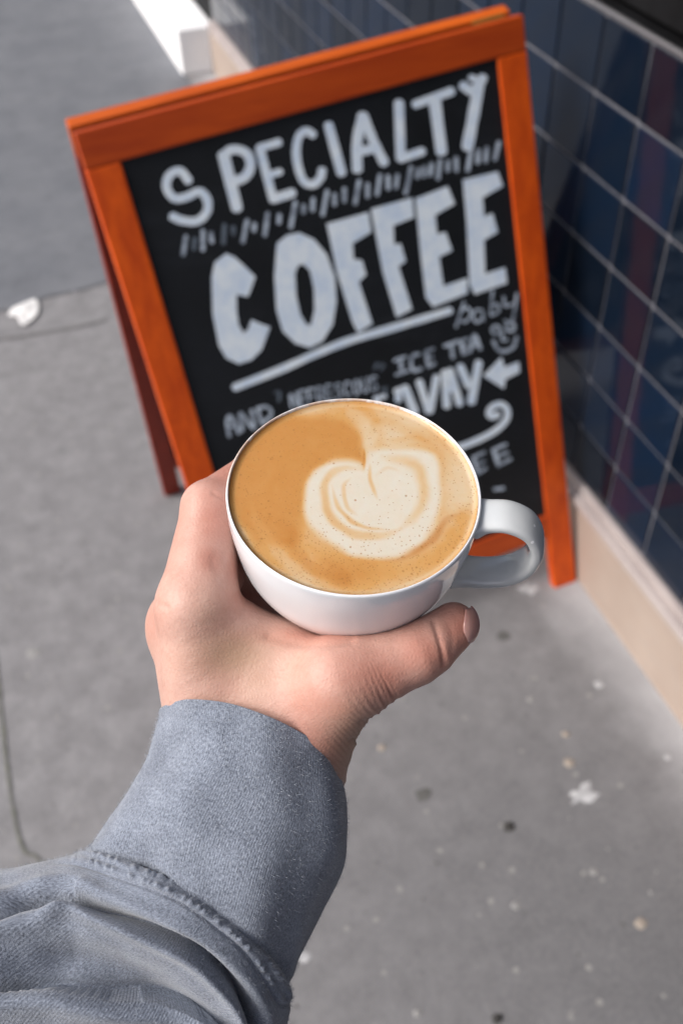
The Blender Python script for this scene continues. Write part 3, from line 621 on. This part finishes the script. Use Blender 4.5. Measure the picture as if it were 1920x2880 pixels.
dark = dark * (1 - heart)
attr(cof, 'foam', np.clip(foam, 0, 1)); attr(cof, 'dark', np.clip(dark, 0, 1))
bub = .25 + .5 * sm(q[:, 1], 650, 900) + .3 * sm(q[:, 0], 1050, 1180) - .35 * heart
attr(cof, 'bub', np.clip(bub, 0, 1))

# ------------------------------------------------------------------ surface nets
def surface_nets(Fg, org, h):
    Sg = Fg < 0; nx, ny, nz = Fg.shape
    c8 = [(i, j, k) for i in (0, 1) for j in (0, 1) for k in (0, 1)]
    cnt_ = sum(Sg[i:nx - 1 + i, j:ny - 1 + j, k:nz - 1 + k].astype(np.int8) for i, j, k in c8)
    act = np.argwhere((cnt_ > 0) & (cnt_ < 8)); vid = -np.ones(cnt_.shape, np.int64); vid[tuple(act.T)] = np.arange(len(act))
    vals = {c_: Fg[act[:, 0] + c_[0], act[:, 1] + c_[1], act[:, 2] + c_[2]] for c_ in c8}
    acc = np.zeros((len(act), 3)); num = np.zeros(len(act))
    for a in c8:
        for d in range(3):
            if a[d] == 0:
                b = list(a); b[d] = 1; b = tuple(b); va, vb = vals[a], vals[b]; m = (va < 0) != (vb < 0)
                t = np.where(m, va / np.where(m, va - vb, 1), 0); p = np.tile(np.array(a, float), (len(act), 1)); p[:, d] += t
                acc[m] += p[m]; num[m] += 1
    verts = org + h * (act + acc / num[:, None])
    faces = []
    for d in range(3):
        e1, e2 = (d + 1) % 3, (d + 2) % 3
        sl0 = [slice(1, -1)] * 3; sl0[d] = slice(0, -1); sl1 = list(sl0); sl1[d] = slice(1, None)
        a, b = Sg[tuple(sl0)], Sg[tuple(sl1)]
        idx = np.argwhere(a != b); off = np.ones(3, int); off[d] = 0; flip = a[tuple(idx.T)]
        idx = idx + off
        def cell(o1, o2):
            q_ = idx.copy(); q_[:, e1] -= o1; q_[:, e2] -= o2; return vid[tuple(q_.T)]
        qd = np.stack([cell(1, 1), cell(0, 1), cell(0, 0), cell(1, 0)], 1); qd[~flip] = qd[~flip][:, ::-1]; faces.append(qd)
    faces = np.vstack(faces); faces = faces[(faces >= 0).all(1)]
    return verts, faces
def relax(V, Fc, it, keep=None):
    e = np.vstack([Fc[:, [0, 1]], Fc[:, [1, 2]], Fc[:, [2, 3]], Fc[:, [3, 0]]]); e = np.vstack([e, e[:, ::-1]])
    dg = np.bincount(e[:, 0], minlength=len(V))[:, None]
    for k in range(it):
        for lam in (.5, -.52):
            s_ = np.stack([np.bincount(e[:, 0], V[e[:, 1], d], minlength=len(V)) for d in range(3)], 1) / dg
            V = V + lam * (s_ - V)
    return V
def vnormals(V, Fc):
    n = np.cross(V[Fc[:, 2]] - V[Fc[:, 0]], V[Fc[:, 3]] - V[Fc[:, 1]]); o = np.zeros_like(V)
    for k in range(4):
        for d in range(3): o[:, d] += np.bincount(Fc[:, k], n[:, d], minlength=len(V))
    return o / (np.linalg.norm(o, axis=1)[:, None] + 1e-12)
def cap(Q, a, b, ra, rb):
    ab = (b - a).astype(np.float32); t = np.clip(((Q - a.astype(np.float32)) @ ab) / float(ab @ ab), 0, 1)
    d = Q - a.astype(np.float32) - t[..., None] * ab
    return np.sqrt((d * d).sum(-1)) - (ra + (rb - ra) * t)
def smin(a, b, k):
    h = np.clip(.5 + .5 * (b - a) / k, 0, 1); return b + (a - b) * h - k * h * (1 - h)

# ------------------------------------------------------------------ hand (camera metres: right, down, depth)
person = empty('person', P(560, 2500, .385), 'left hand and grey sweatshirt arm reaching in to hold the coffee cup', 'person')
HB = 0.0008
lo = np.array([-.084, -.034, .335]); hi = np.array([.062, .145, .462])
dims = ((hi - lo) / HB).astype(int)
ax3 = [np.arange(dims[d]).astype(np.float32) * HB + lo[d] for d in range(3)]
Q = np.stack(np.meshgrid(*ax3, indexing='ij'), -1).astype(np.float32)
HJ = dict(
    wrA=(636, 2140, .4000, .0225), wrB=(762, 2190, .3990, .0245), fa=(580, 2420, .402, .025), fb=(660, 2440, .402, .026),
    im=(552, 1705, .3790, .0150), ip=(584, 1425, .3880, .0098), idp=(716, 1325, .4130, .0085), it=(840, 1300, .4300, .0075),
    mm=(528, 1772, .3960, .0150), mp=(600, 1560, .4130, .0100), md=(720, 1470, .4350, .0088), mt=(850, 1470, .4460, .0078),
    rm=(548, 1820, .4140, .0140), rp=(640, 1660, .4300, .0098), rd=(770, 1590, .4420, .0085), rt=(900, 1590, .4450, .0076),
    lm=(590, 1880, .4300, .0130), lp=(720, 1780, .4360, .0088), ld=(830, 1700, .4400, .0078), lt=(930, 1690, .4420, .0070),
    tm=(958, 1918, .3690, .0162), ti=(1165, 1842, .3705, .0110), tt=(1274, 1760, .3760, .0090), tc=(800, 2075, .3930, .0240))
J = {k_: (CM(*v[:3]), v[3]) for k_, v in HJ.items()}
def add(Fg, a, b, k, s=1.0):
    (pa, ra), (pb, rb) = J[a] if isinstance(a, str) else a, J[b] if isinstance(b, str) else b
    return smin(Fg, cap(Q, pa, pb, ra * s, rb * s), k) if Fg is not None else cap(Q, pa, pb, ra, rb)
Fg = add(None, 'wrA', 'im', .01)
Fg = smin(Fg, cap(Q, CM(642, 2080, .404), J['mm'][0], .021, .0150), .008)
Fg = smin(Fg, cap(Q, CM(620, 2080, .408), J['rm'][0], .019, .0140), .008)
Fg = smin(Fg, cap(Q, CM(660, 2080, .412), J['lm'][0], .018, .0130), .008)
Fg = add(Fg, 'wrA', 'wrB', .012); Fg = add(Fg, 'fa', 'wrA', .012); Fg = add(Fg, 'fb', 'wrB', .012)
Fg = add(Fg, 'wrB', 'tc', .012)
Fg = add(Fg, 'tc', 'tm', .010)
# interosseous muscle and web
Fg = smin(Fg, cap(Q, CM(640, 1830, .386), CM(800, 2020, .388), .0150, .0210), .014)
Fg = smin(Fg, cap(Q, CM(660, 1790, .3905), CM(905, 1905, .383), .0120, .0140), .012)
Fg = smin(Fg, cap(Q, CM(640, 1700, .418), CM(760, 1860, .410), .0130, .0160), .008)
Fg = smin(Fg, cap(Q, CM(760, 1900, .400), CM(760, 2040, .400), .0210, .0220), .012)
# fingers
for ch in (('im', 'ip', 'idp', 'it'), ('mm', 'mp', 'md', 'mt'), ('rm', 'rp', 'rd', 'rt'), ('lm', 'lp', 'ld', 'lt')):
    fgr = None
    for a, b in zip(ch[:-1], ch[1:]): fgr = add(fgr, a, b, .0035) if fgr is not None else add(None, a, b, 0)
    if ch[0] == 'im':                     # fleshy pad of the proximal phalanx on the palm side
        fgr = smin(fgr, cap(Q, CM(590, 1640, .3850), CM(598, 1500, .3880), .0100, .0085), .005)
        fgr = smin(fgr, cap(Q, CM(625, 1620, .3960), CM(612, 1560, .3950), .0090, .0080), .003)
    Fg = smin(Fg, fgr, .0045)
th_ = cap(Q, J['tm'][0], J['ti'][0], J['tm'][1], J['ti'][1])
th_ = smin(th_, cap(Q, J['ti'][0], J['tt'][0], J['ti'][1], J['tt'][1]), .003)
th_ = smin(th_, cap(Q, CM(1215, 1815, .3725), CM(1255, 1785, .375), .0102, .0080), .003)
Fg = smin(Fg, th_, .006)
# knuckle of the middle finger
Fg = smin(Fg, cap(Q, CM(520, 1745, .398), CM(525, 1775, .398), .0145, .0145), .004)
# cup carved away so skin lies against the china
Qw = (Q.reshape(-1, 3) @ R.T.astype(np.float32)) + (C0 - KC).astype(np.float32)
hh_ = Qw @ KA.astype(np.float32); rr2 = np.sqrt(np.maximum((Qw * Qw).sum(1) - hh_ ** 2, 0)); del Qw
op = outp[np.argsort(outp[:, 1])]; ro = np.interp(hh_, op[:, 1], op[:, 0])
dc = (rr2 - ro) * np.interp(hh_, [-.0585, -.045, -.03, -.01, 0], [.5, .62, .86, .97, 1])
dc = np.maximum(dc, np.maximum(hh_ - .0005, -(hh_ + .0585)))          # inside the cup solid only
dc = dc.reshape(Q.shape[:3]).astype(np.float32)
Fg = np.maximum(Fg, -(dc + .0002))
V, Fc = surface_nets(Fg.astype(np.float32), lo, HB); del Q, dc, hh_, rr2
V = relax(V, Fc, 3)
# keep the largest connected piece
def largest(V, Fc):
    lab = np.arange(len(V))
    while True:
        m = lab[Fc].min(1); new = lab.copy()
        for k_ in range(4): np.minimum.at(new, Fc[:, k_], m)
        new = new[new]
        if (new == lab).all(): break
        lab = new
    u, c_ = np.unique(lab, return_counts=True); keep = lab == u[c_.argmax()]
    idx = np.cumsum(keep) - 1; f_ = Fc[keep[Fc[:, 0]]]
    return V[keep], idx[f_]
V, Fc = largest(V, Fc)
px = np.stack([CX + F * V[:, 0] / V[:, 2], CY + F * V[:, 1] / V[:, 2]], 1)
nr = vnormals(V, Fc); face = np.clip(-nr[:, 2] * 1.5 + .4, 0, 1)
disp = np.zeros(len(V))
def groove(line, depth, w_):
    global disp
    d = pdist(px, catmull(line, len(line) * 8))[0]; disp -= face * depth * np.exp(-(d / w_) ** 2)
def bulge(x, y, r, h, f_=None):
    global disp
    d2 = ((px[:, 0] - x) ** 2 + (px[:, 1] - y) ** 2) / r ** 2; disp += (face if f_ is None else f_) * h * np.exp(-d2)
groove([(1219, 1748), (1232, 1790), (1243, 1832), (1248, 1868)], .0008, 7)
groove([(1262, 1755), (1272, 1795), (1268, 1835)], .0002, 8)
groove([(440, 1690), (452, 1700), (470, 1708)], .0005, 8)
groove([(600, 1385), (620, 1398), (632, 1405)], .0005, 5)
groove([(598, 1575), (612, 1608), (650, 1655), (690, 1690)], .0004, 12)
groove([(757, 1790), (830, 1810), (900, 1812), (985, 1800)], .0008, 14)
bulge(640, 1850, 95, -.0022); bulge(820, 1790, 60, .0009); bulge(740, 1960, 60, .0008); bulge(485, 1900, 60, .0006)
bulge(560, 1545, 50, .0006); bulge(1120, 1870, 60, -.0004)
# creases where thumb and wrist bend
d, s_, sg = pdist(px, catmull([(1120, 1945), (1062, 1995), (1030, 2060), (985, 2130), (945, 2200)], 40))
amp = np.exp(-(d / 95) ** 2) * np.clip(1 - d / 230, 0, 1); cphv = s_ + .25 * d * np.sign(sg)
wl = 23 + 4 * np.sin(s_ / 40)
disp += np.exp(-(d / 30) ** 2) * .00024 * (np.sin(2 * np.pi * s_ / wl + .6 * np.sin(d / 22)) + .5 * np.sin(2 * np.pi * s_ / (wl * .53) + 1))
d1 = pdist(px, catmull([(1060, 2018), (1040, 2026), (1015, 2032)], 20))[0]; disp -= .0007 * np.exp(-(d1 / 6) ** 2)
d1 = pdist(px, catmull([(1035, 2068), (1010, 2078), (985, 2082)], 20))[0]; disp -= .0006 * np.exp(-(d1 / 6) ** 2)
V = V + nr * disp[:, None]
V = relax(V, Fc, 1)
hand = mesh('hand', C0 + V @ R.T, Fc, MAT_SK, person, smooth=True)
def blobs(lst):
    a = np.zeros(len(px))
    for x, y, rx, ry, am in lst: a = np.maximum(a, am * np.exp(-((px[:, 0] - x) / rx) ** 2 - ((px[:, 1] - y) / ry) ** 2))
    return a
attr(hand, 'red', np.clip(blobs([(600, 1450, 60, 110, .75), (640, 1330, 110, 60, .8), (590, 1570, 45, 50, .75), (690, 1680, 80, 40, .5), (880, 1790, 170, 26, .6), (1310, 1760, 90, 100, .95), (1200, 1840, 120, 90, .85), (1060, 1900, 150, 90, .8), (900, 1990, 130, 60, .6), (430, 1740, 40, 60, .35), (880, 2100, 140, 110, .7), (520, 1480, 60, 180, .35), (660, 1600, 30, 60, .7)]), 0, 1))
attr(hand, 'olive', np.clip(blobs([(660, 1840, 120, 75, .7), (720, 1900, 80, 90, .4), (590, 1740, 60, 90, .25), (1000, 2100, 80, 120, .5), (860, 2190, 120, 70, .45)]), 0, 1))
attr(hand, 'crease', np.clip(amp, 0, 1)); attr(hand, 'cph', cphv)
# thumb nail: a curved plate over the outer side of the thumb tip
na, nbb = 21, 19; NV = []
cN, rN = CM(1276, 1757, .3758), .00925
for ia in np.linspace(-1, 1, na):
    for ib in np.linspace(0, 1, nbb):
        t_ = math.radians(47) * ia; p0 = math.radians(16 + 20 * ia * ia); p1 = math.radians(112 - 14 * ia * ia); p_ = p0 + (p1 - p0) * ib
        ed = min(1 - abs(ia), ib * 1.2, 1) ; rr0 = rN + .0004 * min(1, ed * 7) - .0003 + .0006 * ib ** 3
        dv = np.array([math.cos(t_) * math.sin(p_), math.sin(t_), -math.cos(t_) * math.cos(p_)]); NV.append(cN + dv * rr0)
nf = [(i * nbb + j, i * nbb + j + 1, (i + 1) * nbb + j + 1, (i + 1) * nbb + j) for i in range(na - 1) for j in range(nbb - 1)]
nail = mesh('thumb_nail', C0 + np.array(NV) @ R.T, nf, MAT_NAIL, person, smooth=True)
md_ = nail.modifiers.new('thick', 'SOLIDIFY'); md_.thickness = .0004; md_.offset = 0

# ------------------------------------------------------------------ sweatshirt cuff and sleeve
def rings(st, n, nu, thick=None):
    st = np.array(st, float); s = catmull(st, n)         # Lx Ly Rx Ry depth b k
    th = np.linspace(0, 2 * np.pi, nu, endpoint=False); V = []
    for Lx, Ly, Rx, Ry, z, b, k_ in s:
        L, Rr = CM(Lx, Ly, z), CM(Rx, Ry, z); c_ = (L + Rr) / 2; h = (Rr - L) / 2
        n2 = unit([h[1], -h[0], 0])                        # towards the hand on screen
        qv = np.array([0, 0, -b]) + n2 * k_ / F * z
        e = 1.0
        cs, sn = np.cos(th), np.sin(th)
        V.append(c_ + np.outer(np.sign(cs) * np.abs(cs) ** e, h) + np.outer(np.sign(sn) * np.abs(sn) ** e, qv))
    return np.array(V)
def uvm(G):
    du = np.linalg.norm(np.diff(np.concatenate([G, G[:, :1]], 1), axis=1), axis=2).cumsum(1); du = np.hstack([np.zeros((len(G), 1)), du[:, :-1]])
    dv = np.linalg.norm(np.diff(G, axis=0), axis=2).cumsum(0); dv = np.vstack([np.zeros((1, G.shape[1])), dv])
    m = du[len(G) // 3]; return np.tile(m, (len(G), 1)), dv
nu = 260
cuff_st = [(452, 2012, 946, 2196, .396, .0400, 165), (436, 2066, 962, 2262, .395, .0400, 166), (408, 2149, 968, 2352, .393, .0400, 170), (357, 2225, 962, 2442, .391, .0400, 176), (300, 2308, 902, 2563, .389, .0400, 182), (262, 2368, 842, 2690, .388, .0400, 186), (239, 2404, 796, 2785, .388, .0405, 188)]
G = rings(cuff_st, 120, nu)
gpx = lambda G_: np.stack([CX + F * G_[..., 0] / G_[..., 2], CY + F * G_[..., 1] / G_[..., 2]], -1)
def gn_(G_):
    a = np.roll(G_, -1, 1) - np.roll(G_, 1, 1); b = np.gradient(G_, axis=0); n = np.cross(a, b); n /= np.linalg.norm(n, axis=2, keepdims=True) + 1e-12
    c_ = G_.mean(1, keepdims=True); s_ = np.sign(((G_ - c_) * n).sum(2).mean()); return n * s_
thg = np.linspace(0, 2 * np.pi, nu, endpoint=False)[None, :]; vg = np.linspace(0, 1, 120)[:, None]
dsp = .0010 * np.sin(3 * thg + 5 * vg) * vg + .0012 * np.sin(5 * thg - 7 * vg + 1) * vg + .0006 * np.sin(9 * thg + 4 * vg)
dsp = dsp - .0010 * np.exp(-((vg - 1) / .04) ** 2) + .0005 * np.exp(-((vg - .0) / .03) ** 2)
pq = gpx(G).reshape(-1, 2)
Gn = gn_(G); G = G + Gn * dsp[..., None]
cu, cv = uvm(G)
# turned edge: roll over and run back inside
inner = [G[0] - Gn[0] * .0009 * 1 + (G[0] - G[3]) * 0.05, G[0] - Gn[0] * .0022, G[2] - Gn[2] * .0026, G[8] - Gn[8] * .003, G[20] - Gn[20] * .003]
G2 = np.concatenate([np.array(inner[::-1]), G], 0); cu2 = np.vstack([cu[:1]] * 5 + [cu]); cv2 = np.vstack([cv[0] - .002 * k_ for k_ in range(5, 0, -1)] + [cv])
Gcuff, Gncuff = G, Gn
cuff = mesh('sweatshirt_cuff', C0 + G2.reshape(-1, 3) @ R.T, loft_faces(len(G2), nu), MAT_CL, person, smooth=True)
attr(cuff, 'cu', cu2.ravel()); attr(cuff, 'cv', cv2.ravel())

slv_st = [(246, 2402, 788, 2774, .388, .0386, 187), (222, 2398, 806, 2800, .388, .0432, 190), (196, 2408, 806, 2822, .3885, .0450, 188), (120, 2425, 800, 2875, .389, .0455, 180), (0, 2448, 772, 2960, .389, .0480, 165), (-160, 2490, 740, 3080, .386, .0500, 130), (-500, 2620, 640, 3400, .372, .0520, 70), (-1150, 2950, 300, 3950, .345, .0520, 0), (-2300, 3700, -500, 4900, .30, .0500, 0)]
n2_ = 420
G = rings(slv_st, n2_, 420); nus = 420
Gn = gn_(G); pq = gpx(G).reshape(-1, 2); fcg = np.clip(-Gn.reshape(-1, 3)[:, 2] * 1.6 + .35, 0, 1)
def curve(L): return catmull(L, len(L) * 10)
dsp = np.zeros(len(pq))
seam = curve([(150, 2395), (236, 2404), (383, 2455), (510, 2506), (606, 2570), (701, 2650), (760, 2730), (800, 2800)])
crs = curve([(-120, 2640), (0, 2580), (77, 2541), (160, 2525), (223, 2528), (274, 2551), (357, 2583), (447, 2621), (542, 2666), (606, 2717), (668, 2785), (705, 2855), (715, 2930), (700, 3020)])
ridge2 = curve([(-60, 2660), (0, 2636), (96, 2606), (153, 2572), (185, 2534)])
low = curve([(-100, 2800), (0, 2787), (128, 2780), (223, 2800), (319, 2825), (447, 2844), (574, 2876), (650, 2920)])
d, s_, sg = pdist(pq, crs)
dsp += -.0100 * np.exp(-(d / 13) ** 2) + np.where(sg < 0, .0030 * np.exp(-((d - 42) / 26) ** 2), .0045 * np.exp(-((d - 34) / 22) ** 2) - .0160 * sm(d, 40, 220))
d2, s2_, sg2 = pdist(pq, ridge2); dsp += .0030 * np.exp(-(d2 / 20) ** 2) - .003 * np.exp(-((d2 - 45) / 22) ** 2) * (sg2 < 0)
d3, s3_, sg3 = pdist(pq, low); dsp += np.where(sg3 > 0, .0125 * np.exp(-((d3 - 34) / 60) ** 2), -.0045 * np.exp(-(d3 / 30) ** 2))
d4, s4_, sg4 = pdist(pq, seam); dsp += .0011 * np.exp(-((d4 - 14) / 8) ** 2) * (.7 + .6 * np.sin(s4_ / 5.0 + 2.2 * np.sin(s4_ / 23) + 1.3 * np.sin(s4_ / 9.1))) - .0010 * np.exp(-((d4 - 30) / 6) ** 2) 
d5 = pdist(pq, curve([(40, 2700), (180, 2680), (330, 2700), (430, 2760)]))[0]; dsp += -.0018 * np.exp(-(d5 / 50) ** 2)
dsp *= fcg
vgs = np.linspace(0, 1, n2_)[:, None]; thg = np.linspace(0, 2 * np.pi, nus, endpoint=False)[None, :]
extra = .0025 * np.sin(2 * thg + 26 * vgs) * sm(vgs, .4, .7) + .002 * np.sin(5 * thg - 40 * vgs) * sm(vgs, .4, .7)
G = G + Gn * (dsp.reshape(n2_, nus) + extra)[..., None]
cu, cv = uvm(G)
G2 = np.concatenate([G, G[-1:] - Gn[-1:] * .003, G[-12:-11] - Gn[-12:-11] * .004], 0); cu2 = np.vstack([cu, cu[-1:], cu[-1:]]); cv2 = np.vstack([cv, cv[-1:], cv[-1:]])
slv = mesh('sweatshirt_sleeve', C0 + G2.reshape(-1, 3) @ R.T, loft_faces(len(G2), nus), MAT_CL, person, smooth=True)
attr(slv, 'cu', cu2.ravel()); attr(slv, 'cv', cv2.ravel())

# short lint fibres standing off the brushed cotton
def lint(Garr, Nn, count, par, seed):
    rr = np.random.default_rng(seed); nr_, nu_ = Garr.shape[:2]; V, Fc = [], []
    i = rr.integers(2, nr_ - 2, count); j = rr.integers(0, nu_, count)
    for a, b in zip(i, j):
        n = Nn[a, b]
        if n[2] > .45 or Garr[a, b, 2] < .3: continue
        p = Garr[a, b]; L = rr.uniform(.0006, .0019); t = unit(rr.normal(size=3)); t = t - (t @ n) * n; w_ = unit(np.cross(n, t)) * .000035
        q1 = p + n * L * .6 + t * L * .5; q2 = p + n * L * .8 + t * L * 1.3; k_ = len(V)
        V += [p - w_, p + w_, q1 + w_, q1 - w_, q2]; Fc += [(k_, k_ + 1, k_ + 2, k_ + 3), (k_ + 3, k_ + 2, k_ + 4)]
    return tag(mesh('lint_fibres', C0 + np.array(V) @ R.T, Fc, MAT_LINT, par), kind='stuff')
lint(G, Gn, 9000, slv, 1)
lint(Gcuff, Gncuff, 9000, cuff, 2)

# the rest of the person, standing behind the camera, out of the picture
def figure(name, caps, mat, h=.011, k=.03):
    pts = np.array([c_[0] for c_ in caps] + [c_[1] for c_ in caps]); rm = max(max(c_[2], c_[3]) for c_ in caps) + .05
    lo_, hi_ = pts.min(0) - rm, pts.max(0) + rm; dm_ = ((hi_ - lo_) / h).astype(int)
    Qb = np.stack(np.meshgrid(*[np.arange(dm_[d]) * h + lo_[d] for d in range(3)], indexing='ij'), -1).astype(np.float32); f_ = None
    for a, b, ra, rb in caps:
        q_ = cap(Qb, np.array(a, float), np.array(b, float), ra, rb); f_ = q_ if f_ is None else smin(f_, q_, k)
    Vb, Fb = surface_nets(f_, lo_, h); return mesh(name, relax(Vb, Fb, 3), Fb, mat, person, smooth=True)
tor = [((-.09, -.19, 1.36), (.09, -.19, 1.36), .085, .085), ((-.07, -.19, 1.20), (.07, -.19, 1.20), .115, .115), ((-.06, -.19, 1.00), (.06, -.19, 1.00), .115, .115), ((-.07, -.19, .90), (.07, -.19, .90), .115, .115),
       ((0, -.19, 1.2), (0, -.19, 1.0), .13, .13), ((0, -.20, 1.40), (0, -.20, 1.47), .07, .06), ((-.17, -.17, 1.39), (-.25, .07, 1.19), .066, .050), ((.17, -.18, 1.39), (.25, -.12, 1.13), .066, .052), ((.25, -.12, 1.13), (.12, -.07, 1.48), .050, .034)]
ho = figure('sweatshirt_body', tor, MAT_CL); zz_ = np.zeros(len(ho.data.vertices)); co = np.array([v_.co[:] for v_ in ho.data.vertices]); attr(ho, 'cu', co[:, 0]); attr(ho, 'cv', co[:, 2])
g = N('dark_denim', 0.85); g.col(g.ramp(g.noise(300, 3), [(0.3, (0.012, 0.016, 0.03)), (0.7, (0.03, 0.04, 0.065))])); MAT_DEN = g.m
figure('trousers', [((-.07, -.19, .90), (.07, -.19, .90), .10, .10), ((-.09, -.19, .86), (-.10, -.17, .48), .088, .060), ((-.10, -.17, .48), (-.10, -.20, .10), .060, .050), ((.09, -.19, .86), (.11, -.17, .48), .088, .060), ((.11, -.17, .48), (.11, -.20, .10), .060, .050)], MAT_DEN, k=.02)
g = N('dark_hair', 0.6); g.col(g.ramp(g.noise(200, 3), [(0.3, (0.02, 0.012, 0.008)), (0.7, (0.05, 0.03, 0.02))])); MAT_HR = g.m
for sx_ in (-.10, .11):
    figure('shoe', [((sx_, -.24, .045), (sx_, -.10, .040), .042, .036), ((sx_, -.22, .08), (sx_, -.20, .11), .045, .040)], MAT_DF, h=.008, k=.02)
hd = figure('head', [((0, -.215, 1.66), (0, -.195, 1.59), .080, .062), ((0, -.18, 1.56), (0, -.165, 1.55), .045, .035), ((0, -.21, 1.56), (0, -.20, 1.45), .052, .055), ((0, -.122, 1.615), (0, -.112, 1.60), .010, .012), ((-.083, -.20, 1.63), (-.083, -.20, 1.60), .012, .009), ((.083, -.20, 1.63), (.083, -.20, 1.60), .012, .009)], MAT_SK, h=.006, k=.012)
figure('hair', [((0, -.225, 1.69), (0, -.235, 1.63), .086, .082), ((0, -.25, 1.63), (0, -.26, 1.55), .07, .05)], MAT_HR, h=.008)
figure('camera_hand', [((.10, -.065, 1.50), (.06, -.06, 1.555), .026, .022), ((.075, -.075, 1.54), (.075, -.06, 1.59), .018, .016)], MAT_SK, h=.006, k=.01)
